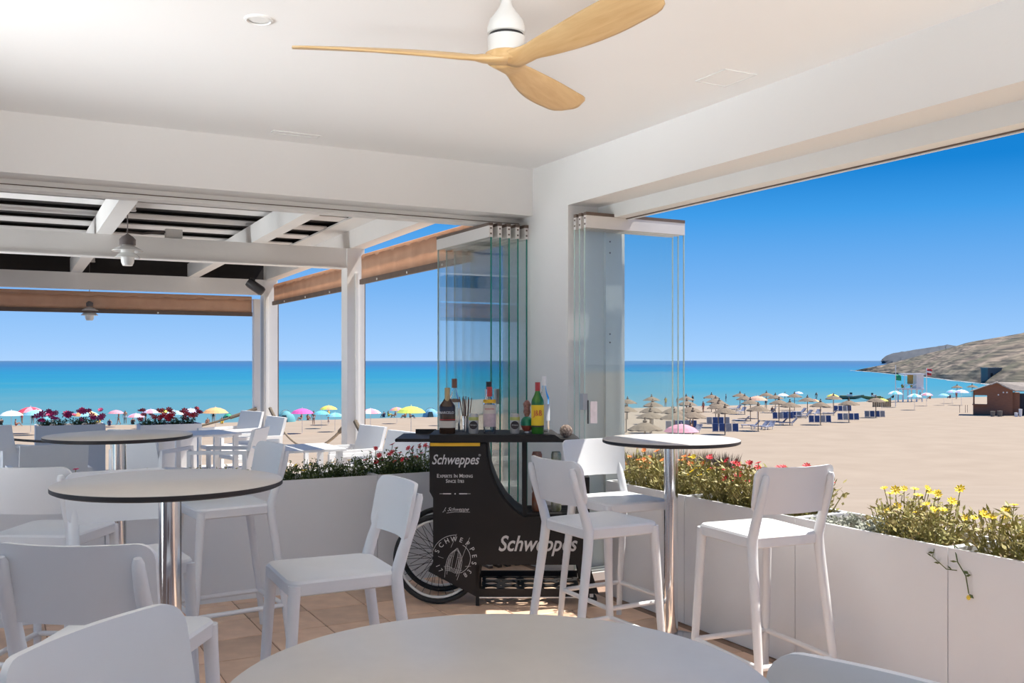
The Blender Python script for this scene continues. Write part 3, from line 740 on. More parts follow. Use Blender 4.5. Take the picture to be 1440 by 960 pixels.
# round fountain emblem
ec = (cx(640), cz(785)); er = 27 * KP
def arc(cxx, czz, r, a0, a1, n=24, sq=1.0): return [(cxx + r * math.cos(R(a0 + (a1 - a0) * k / n)), FY * .6, czz + sq * r * math.sin(R(a0 + (a1 - a0) * k / n))) for k in range(n + 1)]
m = MB(); m.tube(arc(ec[0], ec[1], er * .80, -70, 60, 20), .0016, 4); m.tube(arc(ec[0], ec[1], er * 1.22, 88, 168, 20), .0016, 4)
m.build('emblem_ring', INK, cart)
for k, ch in enumerate('SCHWEPPES'):
    a = 158 - k * 21.5; letter(ch, .042, INK, cart, ec[0] + er * math.cos(R(a)), FY, ec[1] + er * math.sin(R(a)), 0, .95, .0003, roty=R(90 - a))
for k, ch in enumerate('17'):
    a = 203 + k * 16; letter(ch, .038, INK, cart, ec[0] + er * .98 * math.cos(R(a)), FY, ec[1] + er * .98 * math.sin(R(a)), 0, .9, 0, roty=R(90 - a + 180))
for k, ch in enumerate('83'):
    a = -58 + k * 16; letter(ch, .042, INK, cart, ec[0] + er * 1.02 * math.cos(R(a)), FY, ec[1] + er * 1.02 * math.sin(R(a)), 0, .9, 0, roty=R(90 - a + 180))
m = MB(); til = R(-12)
def fp(u, v): return (ec[0] + (u * math.cos(til) - v * math.sin(til)) * KP, FY * .6, ec[1] + (u * math.sin(til) + v * math.cos(til)) * KP)
for s in (-1, 1):
    for k in range(4):      # falling jets of the fountain
        w = 3 + 2.6 * k
        m.tube([fp(s * .4, 15 - k * 1.2)] + [fp(s * w * math.sin(u * 1.45), (15 - k * 1.2) * math.cos(u * .9) - u * u * (8 + 2.0 * k)) for u in (.3, .6, .9, 1.2, 1.5)], .0011, 4)
    for k in range(3):
        m.tube([fp(s * (3 + 2 * k), 2), fp(s * (5 + 2 * k), 3), fp(s * (6.5 + 2 * k), -3), fp(s * (7 + 2 * k), -13)], .0011, 4)
for k in range(4): m.tube([fp(-13 + k, -14 - 1.7 * k), fp(-5, -13 - 1.7 * k), fp(4, -15 - 1.7 * k), fp(13 - k, -14 - 1.7 * k)], .0010, 4)
for a, b in (((-5, 34), (-9, 14)), ((14, 33), (8, -6)), ((-24, -2), (-16, -3)), ((16, -8), (24, -6))): m.tube([fp(*a), fp(*b)], .0010, 4)
m.build('fountain_drawing', INK, cart)

# ------------------------------------------------------------------ things on the cart
TZ = cz(611)
BG = glass('clear_bottle_glass', (.90, .92, .93), 1.0)
AMB = mat('dark_amber_glass', (.045, .022, .012), .12, var=.1); GRN = mat('green_bottle_glass', (.035, .16, .02), .1, var=.15)
LABW = mat('cream_label', (.60, .55, .48), .6, var=.05); LABY = mat('yellow_label', (.85, .58, .02), .55, var=.04); LABP = mat('pink_grey_label', (.50, .40, .42), .6, var=.15, vscale=30)
REDC = mat('red_cap', (.40, .03, .03), .4, var=.1); GOLD = mat('gold_cap', (.45, .33, .16), .4, .3, var=.1); WCAP = mat('white_cap', (.75, .74, .74), .45, var=.04)
INKR = mat('red_ink', (.50, .03, .04), .6, var=.1); INKW = mat('white_ink', (.75, .74, .72), .6, var=.05); INKK = mat('dark_ink', (.03, .02, .02), .6, var=.1)
def cart_pt(px, dep):
    l = (px - 720) * (CD + dep) / FOC; d = CD + dep
    return Vector((d * SN + l * CS, d * CS - l * SN, TZ))
def bottle(label, px, dep, h, r, body, cap, labels=(), neck=.013, capl=.05, sy=1.0, texts=(), shoulder=.62, liquid=None):
    p = cart_pt(px, dep); t = thing('bottle', label, 'bottle', p, -YAW)
    hs = h * shoulder
    prof = [(0, 0), (r * .95, 0), (r, .006), (r, hs * .93), (r * .93, hs), (r * .55, hs + h * .09), (neck * 1.15, hs + h * .16), (neck, hs + h * .2), (neck, h - capl * .6), (neck * 1.1, h - capl * .6), (0, h - capl * .6)]
    MB().lathe(prof, 24, sy=sy).build('bottle_body', body, t, True)
    if liquid: MB().lathe([(0, .006), (r * .93, .006), (r * .93, hs * .9), (0, hs * .9)], 24, sy=sy).build('liquid', liquid, t, True)
    MB().lathe([(0, h - capl), (neck * 1.25, h - capl), (neck * 1.25, h), (0, h)], 16).build('cap', cap, t, True)
    for z0, z1, m in labels:
        MB().lathe([(r + .0006, z0 * h), (r + .0006, z1 * h)], 24, cap=False, sy=sy).build('label', m, t, True)
    for tx, sz, zz, m, sx in texts:
        letter(tx, sz, m, t, 0, -r * sy - .0015, zz * h, 0, sx)
    return t
bottle('dark rum bottle with gold cap and cream label on the black cart', 629, .10, .29, .051, AMB, GOLD, ((.13, .28, LABW), (.30, .315, INKR)), .014, .085, .62, (('BARCELO', .021, .46, INKW, 1.0),))
bottle('tall clear bottle with brown cap behind the dark rum bottle', 639, .24, .345, .038, BG, mat('brown_cap', (.20, .09, .06), .5, var=.2), ((.56, .62, mat('brown_label', (.22, .14, .10), .6, var=.2)),), .014, .06, 1)
bottle('clear gin bottle with red cap and pink label standing alone on the cart', 688.5, .10, .295, .040, BG, REDC, ((.15, .43, LABP), (.43, .62, LABW), (.66, .73, YEL)), .014, .06, .8, (('BEEFEATER', .012, .53, INKR, 1),))
bottle('clear spirit bottle with dark cap behind the gin bottle', 687.5, .27, .325, .036, BG, DARKM, (), .015, .05)
bottle('green whisky bottle with yellow label and red cap on the cart', 756, .10, .325, .040, GRN, REDC, ((.16, .56, LABY), (.13, .16, INKK)), .013, .055, 1, (('J&B', .05, .40, INKR, .75),), .66)
bottle('clear bottle with white cap behind the green whisky bottle', 765, .26, .36, .037, BG, WCAP, ((.2, .5, mat('frost_label', (.62, .64, .66), .6, var=.05)),), .013, .06)
def can(label, px, dep, z=None, c=None, h=.125, r=.031, group=None, p=None):
    t = thing('drinks_can', label, 'can', p if p is not None else cart_pt(px, dep), -YAW, group)
    MB().lathe([(0, .004), (r * .8, .004), (r * .85, 0), (r, .012), (r, h - .016), (r * .84, h - .003), (r * .84, h), (r * .78, h - .004), (0, h - .006)], 24).build('can_body', c, t, True)
    cb = t.children[0]
    MB().box(-.006, .006, -.012, .012, h - .006, h - .003).build('ring_pull', CHROME, cb)
    return t
SILV = mat('silver_can', (.62, .60, .58), .3, .5, vscale=12, c2=(.45, .42, .38))
for px, lb in ((666, 'small silver drinks can with round black badge beside the straw cup'), (724, 'small silver drinks can with round black badge in front of the glass edges')):
    t = can(lb, px, .10, c=SILV)
    MB().lathe([(.0, 0), (.026, 0), (.026, .0015), (.0, .0015)], 20).build('badge', INKK, t).matrix_local = Matrix.Translation((0, -.0315, .055)) @ Matrix.Rotation(R(90), 4, 'X')
    MB().lathe([(.0315, .085), (.0315, .105)], 24, cap=False).build('band', mat('lime_band', (.45, .46, .12), .5, var=.1), t, True)
    letter('Schweppes', .0105, INKW, t, 0, -.0345, .056, .3, .85)
t = thing('straw_cup', 'steel cup holding dark drinking straws on the cart', 'cup', cart_pt(655, .20))
MB().lathe([(0, 0), (.022, 0), (.024, .105), (.021, .105), (.020, .006), (0, .006)], 20).build('cup', CHROME, t, True)
for k in range(9):
    a = k * 2.4; b = .012 + .006 * (k % 3)
    MB().tube([(b * .6 * math.cos(a), b * .6 * math.sin(a), .01), (.02 * math.cos(a) * (1 + .7 * (k % 2)) + (-.03 if k % 3 == 0 else .008), .02 * math.sin(a), .215 + .006 * (k % 4))], .0028, 6).build('straw', mat('brown_straw', (.16, .08, .06), .6, var=.2), t)
t = thing('party_cup', 'round green and red striped cup with a pink topper beside the whisky bottle', 'cup', cart_pt(741, .16))
WM = mat('green_ceramic', (.01, .22, .12), .25, var=.1)
MB().lathe([(0, .012), (.02, .012), (.030, .022), (.041, .048)], 28, cap=False).build('lower_bowl', mat('red_ceramic', (.45, .09, .06), .3, var=.1), t, True)
MB().lathe([(.041, .048), (.041, .066), (.034, .088), (.018, .102), (.0, .104)], 28, cap=False).build('upper_bowl', WM, t, True)
MB().lathe([(0, 0), (.016, 0), (.012, .014), (0, .014)], 12).build('foot', WCAP, t, True)
MB().lathe([(0, .10), (.012, .105), (.024, .13), (.02, .16), (.026, .185), (.012, .205), (0, .21)], 10).build('topper', mat('pink_brown_shell', (.45, .22, .18), .6, vscale=60, c2=(.12, .05, .04)), t, True)
t = thing('woven_ball', 'brown and white woven decorative ball on the end of the cart tray', 'ornament', (0, 0, 0), 0)
q = cart_pt(796, .10); q.z = cz(617) + .002; t.location = q
m = MB(); br = .040
NODE = mat('twig_mix', (.55, .44, .36), .8, vscale=90, c2=(.09, .05, .04))
m.lathe([(br * .9 * math.sin(math.pi * k / 10), br - br * .9 * math.cos(math.pi * k / 10)) for k in range(11)], 16, cap=False).build('core', NODE, t, True)
m = MB()
for k in range(26):
    ax = Vector((random.gauss(0, 1), random.gauss(0, 1), random.gauss(0, 1))).normalized(); u = ax.orthogonal().normalized(); v = ax.cross(u); off = random.uniform(-.5, .5)
    rr = br * math.sqrt(1 - off * off) * .97
    m.tube([Vector((0, 0, br)) + ax * br * off * .97 + u * rr * math.cos(a) + v * rr * math.sin(a) for a in [2 * math.pi * q / 14 for q in range(15)]], .0028, 4, False)
m.build('twigs', NODE, t)
CANO = mat('orange_copper_can', (.42, .10, .03), .3, .4, vscale=25, c2=(.30, .22, .18)); CANG = mat('olive_green_can', (.20, .22, .07), .3, .4, vscale=25, c2=(.45, .45, .42))
for px, mm, nm in ((755, CANO, 'orange and copper'), (782, CANG, 'olive green and silver')):
    for k, pos in enumerate(('bottom', 'middle', 'top')):
        p = cart_pt(px, .14); p.z = cz(723) + k * .126
        can('%s drinks can, %s one of its stack on the slotted cart shelf' % (nm, pos), px, .14, c=mm, h=.1255, r=.033, p=p, group='cans stacked on the cart shelf')

# ------------------------------------------------------------------ planting
def leaf_quad(m, p, d, w, L, twist):
    d = d.normalized(); side = d.cross(Vector((0, 0, 1)))
    if side.length < .1: side = Vector((1, 0, 0))
    side = (side.normalized() * math.cos(twist) + d.cross(side.normalized()) * math.sin(twist))
    m.add([p, p + d * L * .5 + side * w, p + d * L, p + d * L * .5 - side * w], [(0, 1, 2, 3)])
def foliage_mesh(name, n, rx, ry, h, w, L, m_, stems=14, seed=1, tall=.0):
    rnd = random.Random(seed); m = MB()
    for k in range(stems):
        a = rnd.uniform(0, 6.28); r = math.sqrt(rnd.random()); top = Vector((rx * r * math.cos(a), ry * r * math.sin(a), h * (1 - .35 * r) * rnd.uniform(.7, 1.0 + tall)))
        base = Vector((top.x * .5, top.y * .5, 0)); m.tube([base, base.lerp(top, .5) + Vector((rnd.uniform(-.02, .02), rnd.uniform(-.02, .02), 0)), top], [.003, .0025, .0015], 4, False)
        for q in range(n // stems):
            u = rnd.uniform(.05, 1); p = base.lerp(top, u) + Vector((rnd.gauss(0, .016), rnd.gauss(0, .016), rnd.gauss(0, .012)))
            leaf_quad(m, p, Vector((rnd.gauss(0, 1), rnd.gauss(0, 1), rnd.uniform(-.3, 1.1))), w * rnd.uniform(.6, 1.2), L * rnd.uniform(.6, 1.3), rnd.uniform(-1, 1))
    me = m.mesh(name); me.materials.append(m_); return me
def flower_mesh(name, m_, r=.022, n=8):
    m = MB(); c = mat('flower_eye', (.20, .08, .02), .7, var=.2)
    for k in range(n):
        a = 2 * math.pi * k / n; b = .9 * math.pi / n
        m.add([(0, 0, 0), (r * .7 * math.cos(a - b), r * .7 * math.sin(a - b), r * .28), (r * math.cos(a), r * math.sin(a), r * .30), (r * .7 * math.cos(a + b), r * .7 * math.sin(a + b), r * .28)], [(0, 1, 2, 3)])
    m.lathe([(0, .0), (r * .25, .002), (r * .2, .006), (0, .007)], 6)
    me = m.mesh(name); me.materials.append(m_); return me
FR = flower_mesh('flower', PETR); FYL = flower_mesh('flower', PETY); FO = flower_mesh('flower', PETO); FPK = flower_mesh('flower', PETP)
FOL = [foliage_mesh('foliage', 620, .2, .15, .17, .0065, .035, LEAF, 30, 3), foliage_mesh('foliage', 620, .2, .15, .19, .0065, .035, LEAF, 30, 4),
       foliage_mesh('foliage', 520, .2, .14, .17, .006, .032, LEAFD, 34, 5, .3), foliage_mesh('foliage', 520, .18, .15, .09, .009, .022, LEAFS, 26, 6),
       foliage_mesh('foliage', 260, .18, .12, .16, .006, .034, LEAF, 22, 8, .4)]
def plant(name, label, x, y, z, fol, fl, nf, h, group, rx=.17, ry=.12, s=1.0, tall=1.0):
    t = thing(name, label, 'plant', (x, y, z), random.uniform(-.3, .3), group)
    shared('foliage', FOL[fol], t, (0, 0, 0), (0, 0, random.choice((0, math.pi))), (s, s, s * tall))
    sm_ = MB()
    for k in range(nf):
        a = random.uniform(0, 6.28); r = math.sqrt(random.random()); q = Vector((rx * r * math.cos(a), ry * r * math.sin(a), h * random.uniform(.55, 1.1)))
        shared('flower', fl, t, q, (random.uniform(.0, 1.0), 0, random.uniform(-2.2, -.4)), random.uniform(.75, 1.2))
        b_ = Vector((q.x * .6, q.y * .6, 0)); sm_.tube([b_, b_.lerp(q, .5) + Vector((random.uniform(-.01, .01), random.uniform(-.01, .01), 0)), q], .0022, 4, False)
        for j in range(3):
            pp_ = b_.lerp(q, random.uniform(.4, .95)); leaf_quad(sm_, pp_, Vector((random.gauss(0, 1), random.gauss(0, 1), .5)), .006, .03, random.uniform(-1, 1))
    if nf: sm_.build('stems', FOL[fol].materials[0], t)
    return t
ZS = PH - .05
XP = XR + .19
def rightplants(ys, label, grp, fol, fl, nf, h, s=1.0, tall=1.35):
    for y in ys: plant('flowering_plant', label, XP + random.uniform(-.02, .03), y, ZS, random.choice(fol), fl, nf, h, grp, .15, .13, s, tall)
rightplants((5.05, 4.85, 4.65), 'bushy planter plant with orange blooms next to the glass panels', 'orange flowers in the end planter', (0, 1), FO, 12, .245, 1.05, 1.5)
rightplants((4.52,), 'bushy plant with small yellow blooms behind the round table pole', None, (0, 1), FYL, 7, .26, 1.1)
rightplants((4.28, 4.12, 3.96, 3.80, 3.66), 'bushy planter plant with red daisy blooms behind the round table', 'red flowers in the beach planter', (0, 1), FR, 13, .25, 1.12, 1.5)
rightplants((3.36, 3.20), 'low silver leaved plant in the planter behind the sunlit stool', 'silver plants in the beach planter', (3,), FYL, 0, .1, 1.0, 1.0)
rightplants((3.02, 2.84), 'leafy plant with tall yellow blooms close to the sunlit stool', 'yellow flowers near the stool', (0, 1), FYL, 11, .24, 1.05)
rightplants((2.50, 2.32, 2.14), 'leafy plant with yellow blooms past the trailing stem', 'yellow flowers past the trailing stem', (0, 1), FYL, 8, .22, 1.15)
rightplants((1.95, 1.75), 'leafy plant with yellow blooms at the far end of the beach planter', 'yellow flowers at the end of the planter', (0, 1), FYL, 8, .2, 1.1)
t = thing('trailing_stem', 'thin trailing stem with few leaves hanging over the planter edge', 'plant', (XR + .02, 2.62, PH))
m = MB(); st = [(.05, .02, -.02), (-.01, .01, .012), (-.03, -.02, -.05), (-.032, -.06, -.10), (-.034, -.075, -.17)]
m.tube(st, .0025, 5).build('stem', LEAFD, t)
m = MB(); st2 = [(.05, .06, -.02), (-.01, .10, .01), (-.03, .10, -.05), (-.032, .03, -.09), (-.034, -.02, -.085)]
m.tube(st2, .002, 5).build('stem', LEAFD, t)
for k, q in enumerate([(-.03, -.02, -.05), (-.032, -.05, -.08), (-.033, -.06, -.1), (-.034, .0, -.09), (-.033, .06, -.07), (-.03, .09, -.03), (-.03, .10, -.05), (-.034, -.075, -.17)]):
    lm = MB(); leaf_quad(lm, Vector(q), Vector((-.1, random.uniform(-1, 1), random.uniform(-.4, .4))), .007, .03, .9); lm.build('leaf', LEAFD, t)
shared('flower', FYL, t, (-.036, -.078, -.185), (0, R(-80), 0), .55)
YPb = YB + .19
def backplants(xs, label, grp, fol, fl, nf, h, s=1.0):
    for x in xs: plant('flowering_plant', label, x, YPb + random.uniform(-.03, .03), ZS, random.choice(fol), fl, nf, h, grp, .17, .1, s)
backplants((2.72, 2.56, 2.40), 'dark stemmed plant with red blooms beside the black cart', 'red flowers by the cart', (2,), FR, 9, .22, 1.15)
backplants((2.16, 1.98, 1.80, 1.64), 'fine dark leaved plant with a few yellow blooms in the terrace planter', 'dark plants in the terrace planter', (2,), FYL, 2, .13, .95)
backplants((1.36, 1.12, .88, .66), 'sparse leafy plant in the terrace planter behind the slim tables', 'sparse plants in the terrace planter', (4,), FPK, 1, .16, .85)
backplants((.3, .05, -.3), 'sparse leafy plant behind the stool with shaded backrest', 'sparse plants at the planter end', (4,), FPK, 1, .17, .7)
for k in range(16):
    q = beach(866 + (k % 8) * 21 + 9 * (k // 8), 650 + 14 * (k // 8) + 5 * (k % 3))
    t = thing('dry_grass_tuft', 'dry straw coloured grass tuft on the sand beyond the beach planter', 'grass', q, random.uniform(0, 6), 'dry grass tufts outside the planter')
    if k == 0:
        gm = MB(); rn = random.Random(5)
        for j in range(150):
            a = rn.uniform(0, 6.28); r = .3 * math.sqrt(rn.random()); b = Vector((r * math.cos(a), r * math.sin(a), 0)); d = Vector((b.x * 1.6 + rn.gauss(0, .12), b.y * 1.6 + rn.gauss(0, .12), 1)).normalized(); L = rn.uniform(.35, .75)
            sd = d.orthogonal().normalized() * .022; gm.add([b - sd, b + sd, b + d * L + Vector((0, 0, -.03))], [(0, 1, 2)])
        gm = gm.mesh('blades'); gm.materials.append(DRYG)
    shared('blades', gm, t, (0, 0, 0), (0, 0, 0), random.uniform(1.3, 2.0))

# ------------------------------------------------------------------ terrace furniture
OUTW = mat('white_outdoor_plastic', (.80, .80, .80), .4, var=.01)
def armchair_proto():
    t = thing('terrace_armchair', 'x', 'armchair')
    MB().box(-.25, .25, -.24, .26, .39, .43).build('seat', OUTW, t)
    MB().quad8([(-.25, -.25, .42), (.25, -.25, .42), (.25, -.215, .42), (-.25, -.215, .42)], [(-.25, -.37, .86), (.25, -.37, .86), (.25, -.335, .86), (-.25, -.335, .86)]).build('backrest', OUTW, t)
    for s in (-1, 1):
        x0, x1 = s * .25, s * .29
        a, b = min(x0, x1), max(x0, x1)
        MB().box(a, b, -.29, .29, .62, .655).build('armrest', OUTW, t)
        MB().box(a, b, .25, .29, 0, .62).build('leg', OUTW, t); MB().quad8([(a, -.30, 0), (b, -.30, 0), (b, -.26, 0), (a, -.26, 0)], [(a, -.29, .62), (b, -.29, .62), (b, -.25, .62), (a, -.25, .62)]).build('leg', OUTW, t)
        MB().box(a, b, -.26, .26, .37, .41).build('side_rail', OUTW, t)
    return t
ac = armchair_proto(); first = True
def floor_pt(px, d): q = atd(px, 507, d); return q.x, q.y
chairs = [(350, 11.2, 100, 'white terrace armchair with tall back next to the corner post'), (322, 12.4, 110, 'white terrace armchair behind the square terrace table, near the rope'),
          (318, 9.5, 60, 'white terrace armchair half hidden behind the square terrace table'), (214, 9.6, -40, 'white terrace armchair in the shade under the square terrace table'),
          (482, 9.6, 100, 'white terrace armchair leaning by the near side post'), (521, 8.85, 100, 'white terrace armchair behind the red planter flowers'),
          (552, 7.95, 100, 'white terrace armchair behind the red flowers, close to the cart'), (15, 9.6, 215, 'white terrace armchair at the left end of the rope seen sideways'),
          (68, 7.9, 5, 'white terrace armchair with broad back facing the sea in front of the flower planter')]
for i, (px, d, a, lb) in enumerate(chairs):
    o = ac if i == 0 else copy_tree(ac)
    x, y = floor_pt(px, d); o.location = (x, y, 0); o.rotation_euler = (0, 0, R(a)); o['label'] = lb; o['group'] = 'white terrace armchairs'
def sq_table(label, px, d, s, a):
    x, y = floor_pt(px, d); t = thing('terrace_table', label, 'table', (x, y, 0), R(a), 'terrace tables')
    MB().box(-s, s, -s, s, .72, .74).build('tabletop', OUTW, t)
    for i in (-1, 1):
        for j in (-1, 1): MB().box(i * (s - .05) - .025, i * (s - .05) + .025, j * (s - .05) - .025, j * (s - .05) + .025, 0, .72).build('leg', OUTW, t)
sq_table('white square terrace table beside the corner post chairs', 278, 10.45, .36, 8)
sq_table('white square terrace table behind the dark leaved planter plants', 420, 8.7, .34, 0)
FOLP = foliage_mesh('foliage', 500, .36, .15, .16, .012, .05, LEAFD, 30, 11)
for px, d, w, lb, fl, nm in ((98.5, 13.05, .86, 'tall white planter with pink flowers at the terrace edge', FPK, 'pink'), (238, 13.2, .80, 'tall white planter with red flowers at the terrace edge by the corner post', FR, 'red')):
    x, y = floor_pt(px, d); pl = planter('tall_planter', lb, x - w / 2, x + w / 2, y - .2, y + .2, .66)
    for k in (-1, 1):
        t = thing('flowering_plant', 'bushy plant with %s blooms in the tall terrace planter' % nm, 'plant', (x + k * w * .23, y, .61), 0, '%s flowers in the tall planter' % nm)
        shared('foliage', FOLP, t, (0, 0, 0), (0, 0, 0), (.62, .9, 1.0))
        for j in range(16): shared('flower', fl, t, (random.uniform(-.22, .22), random.uniform(-.14, .1), random.uniform(.10, .24)), (random.uniform(.3, 1.2), 0, random.uniform(-.5, .5)), random.uniform(1.8, 2.8))

# ------------------------------------------------------------------ beach furniture
POLE_L = Vector((CS, -SN, 0)); FWD = Vector((SN, CS, 0))
def parasol_proto():
    t = thing('thatched_parasol', 'x', 'parasol')
    MB().tube([(0, 0, -.2), (0, 0, 2.45)], .05, 8).build('pole', POLEW, t, True)
    rnd = random.Random(2); rings = []
    for r, z in ((.0, 2.56), (.25, 2.50), (.7, 2.32), (1.15, 2.08), (1.2, 2.00), (1.05, 2.02), (.1, 2.38)):
        rings.append([(r * math.cos(2 * math.pi * k / 22) * (1 + rnd.uniform(-.04, .04)), r * math.sin(2 * math.pi * k / 22) * (1 + rnd.uniform(-.04, .04)), z + (rnd.uniform(-.05, .03) if r > .9 else 0)) for k in range(22)])
    MB().rings(rings, False).build('thatch', STRAW, t)
    MB().lathe([(.0, 2.50), (.10, 2.50), (.16, 2.62), (.05, 2.72), (.07, 2.86), (.0, 2.9)], 10).build('topknot', mat('dark_thatch', (.13, .095, .07), .9, var=.2), t)
    return t
PP = parasol_proto()
GL = lambda pts, x0, y0, k: [(x0 + a / k, y0 + b / k) for a, b in pts]
par = GL([(415, 400), (455, 440), (490, 470), (480, 497), (545, 540), (690, 385), (735, 415), (790, 455), (945, 380), (1030, 405), (865, 518), (1065, 455), (1170, 480), (1215, 390), (1340, 430)], 940, 500, 6.855)
par += GL([(385, 515), (250, 590), (545, 572), (825, 540)], 1120, 490, 7.383)
par += GL([(300, 115), (310, 158), (300, 200), (290, 242), (120, 135), (560, 112), (565, 150), (590, 200), (610, 240), (460, 208), (470, 250), (110, 195), (250, 330)], 860, 540, 5.335)
far_par = GL([(315, 578), (460, 573)], 1300, 460, 6.857)
taken = []
for i, (x, y) in enumerate(par + far_par):
    o = PP if i == 0 else copy_tree(PP)
    q = beach(x, y, 2.15); 
    for _ in range(12):
        if all((q - w).length > 2.45 for w in taken): break
        q = q + FWD * .9; q.z = sand_z(x, q.dot(FWD))
    taken.append(q.copy())
    o.location = q; o.rotation_euler = (0, 0, i * 1.3); o['group'] = 'thatched beach parasols'
    o['label'] = 'thatched straw parasol standing alone on the sand past the lifeguard tower' if i >= len(par) else 'thatched straw beach parasol among the sunbeds on the sand'
# sunbeds tipped up in rows round the parasol feet, and flat ones in use
def bed_proto(m_):
    t = thing('sunbed', 'x', 'sunbed')
    MB().box(-.26, .26, -.06, .02, .06, .80).build('mattress', m_, t)
    b = MB()
    for s in (-1, 1): b.box(s * .28 - .02, s * .28 + .02, -.02, .05, -.02, .82)
    for k in (.02, .42, .80): b.box(-.28, .28, .0, .04, k - .02, k + .02)
    b.build('frame', OUTW, t)
    return t
B1, B2 = bed_proto(BLUE), bed_proto(GREYB)
used = {B1: False, B2: False}
def bed(pb, loc, rot, label, group):
    o = pb if not used[pb] else copy_tree(pb); used[pb] = True
    o.location = loc; o.rotation_euler = rot; o['label'] = label; o['group'] = group
stk = GL([(480, 662), (550, 733), (1105, 608), (1185, 600)], 940, 500, 6.855) + GL([(245, 768), (540, 742), (815, 712), (480, 650)], 1120, 490, 7.383) + GL([(548, 330), (500, 335)], 860, 540, 5.335)
for k, (x, y) in enumerate(stk):
    q = beach(x, y)
    for j in range(4):
        p = q + POLE_L * (j - 1.5) * .66
        pb = B1 if (j + k) % 3 else B2
        bed(pb, p, (R(-8), 0, -YAW),
            'blue sunbed folded on edge under a thatched parasol' if pb is B1 else 'grey sunbed folded on edge under a thatched parasol', 'folded %s sunbeds' % ('blue' if pb is B1 else 'grey'))
def lounger_proto():
    t = thing('beach_lounger', 'x', 'lounger')
    MB().box(-.32, .32, -.55, .95, .28, .36).build('seat', TOWEL, t)
    MB().quad8([(-.32, -.55, .28), (.32, -.55, .28), (.32, -.50, .36), (-.32, -.50, .36)], [(-.32, -1.0, .78), (.32, -1.0, .78), (.32, -.95, .84), (-.32, -.95, .84)]).build('backrest', TOWEL, t)
    for i in (-1, 1):
        for j in (-.45, .85): MB().box(i * .28 - .025, i * .28 + .025, j - .025, j + .025, -.05, .29).build('leg', OUTW, t)
    return t
LP = lounger_proto()
lg_ = GL([(700, 640), (790, 690), (880, 700), (960, 705), (1060, 660), (1150, 665), (640, 520), (700, 545), (970, 545), (1250, 560), (1320, 575), (250, 740)], 940, 500, 6.855) + GL([(350, 685), (60, 716), (30, 672), (200, 690)], 1120, 490, 7.383)
for k, (x, y) in enumerate(lg_):
    o = LP if k == 0 else copy_tree(LP)
    o.location = beach(x, y + 1); o.rotation_euler = (0, 0, -YAW + R(60 + 25 * (k % 4))); o['label'] = 'beach lounger with dark patterned towel among the parasols'; o['group'] = 'loungers with towels'

# colourful umbrellas
UMB = {}
def umb_mesh(c, c2):
    key = (c, c2)
    if key not in UMB:
        m = MB(); n = 16
        rg = [[(r * math.cos(2 * math.pi * k / n), r * math.sin(2 * math.pi * k / n), z) for k in range(n)] for r, z in ((.02, 2.2), (.4, 2.13), (.75, 1.98), (1.0, 1.76), (.97, 1.75), (.72, 1.95), (.38, 2.10), (.02, 2.17))]
        m.rings(rg, False); me = m.mesh('canopy')
        me.materials.append(mat('umbrella_cloth_%d' % len(UMB), c, .8, var=.04)); me.materials.append(mat('umbrella_stripe_%d' % len(UMB), c2, .8, var=.04))
        for i, p in enumerate(me.polygons): p.material_index = (i % n) // 2 % 2
        UMB[key] = me
    return UMB[key]
UPOLE = MB().tube([(0, 0, -.2), (0, 0, 2.3)], .02, 6).mesh('pole'); UPOLE.materials.append(OUTW)
PK, RD, LB, WH, YG, OR, LI, TL, MG = (.75, .30, .36), (.62, .06, .10), (.28, .58, .72), (.78, .80, .80), (.62, .72, .12), (.78, .42, .18), (.55, .52, .74), (.16, .52, .58), (.72, .12, .40)
umbs = [(16, 581, 1.1, WH, WH, 'white'), (43, 576, 1.25, RD, PK, 'red and pink'), (51, 580, 1.15, LB, LB, 'light blue'), (69, 588, .7, TL, LB, 'small teal'), (121, 581, 1.2, OR, LB, 'orange and blue'),
        (163, 579, .9, PK, PK, 'pink'), (191, 584, .9, LI, PK, 'lilac and pink'), (212, 578, 1.0, PK, LI, 'pink and lilac'), (229, 578, .9, YG, OR, 'yellow and orange'), (245, 580, 1.0, LB, WH, 'pale blue and white'),
        (268, 577, 1.0, LI, LI, 'lilac'), (303, 577, 1.25, OR, OR, 'orange'), (425, 578, 1.15, MG, MG, 'magenta'), (462, 573, 1.05, OR, YG, 'orange and yellow'), (452, 580, .9, TL, TL, 'teal'), (471, 583, .9, LB, TL, 'blue and teal'),
        (521, 578, 1.1, PK, WH, 'pale pink and white'), (558, 575, .9, OR, PK, 'coral'), (578, 576, 1.35, YG, YG, 'lime yellow'), (622, 579, .8, OR, WH, 'orange and white'),
        (958, 602, 1.15, PK, PK, 'salmon pink'), (1171, 556, 1.0, OR, YG, 'amber'), (1145, 563, .8, RD, OR, 'red and orange'), (1065, 560, 1.3, (.62, .36, .25), (.62, .36, .25), 'terracotta'), (1101, 555, 1.0, WH, WH, 'plain white, parasol-side'), (1123, 552, .9, LI, WH, 'lilac and white'),
        (1259, 552, 1.2, WH, TL, 'white and teal'), (1286, 556, 1.1, TL, WH, 'teal and white'), (1303, 554, 1.0, WH, PK, 'white and pink'), (1327, 555, .9, LB, LB, 'sky blue'), (1339, 550, 1.1, LI, LB, 'lilac and blue'), (1352, 550, 1.2, WH, LI, 'white and lilac'), (1240, 562, .9, YG, YG, 'yellow')]
for x, y, s, c, c2, nm in umbs:
    q = beach(x, y, 1.95 * s); zn = 'left of the terrace posts' 
    t = thing('beach_umbrella', ('plain white beach umbrella behind the thatched parasols' if 'side' in nm else '%s beach umbrella near the waterline' % nm), 'umbrella', q, random.uniform(0, 3))
    shared('canopy', umb_mesh(c, c2), t); shared('pole', UPOLE, t); t.scale = (s, s, s)
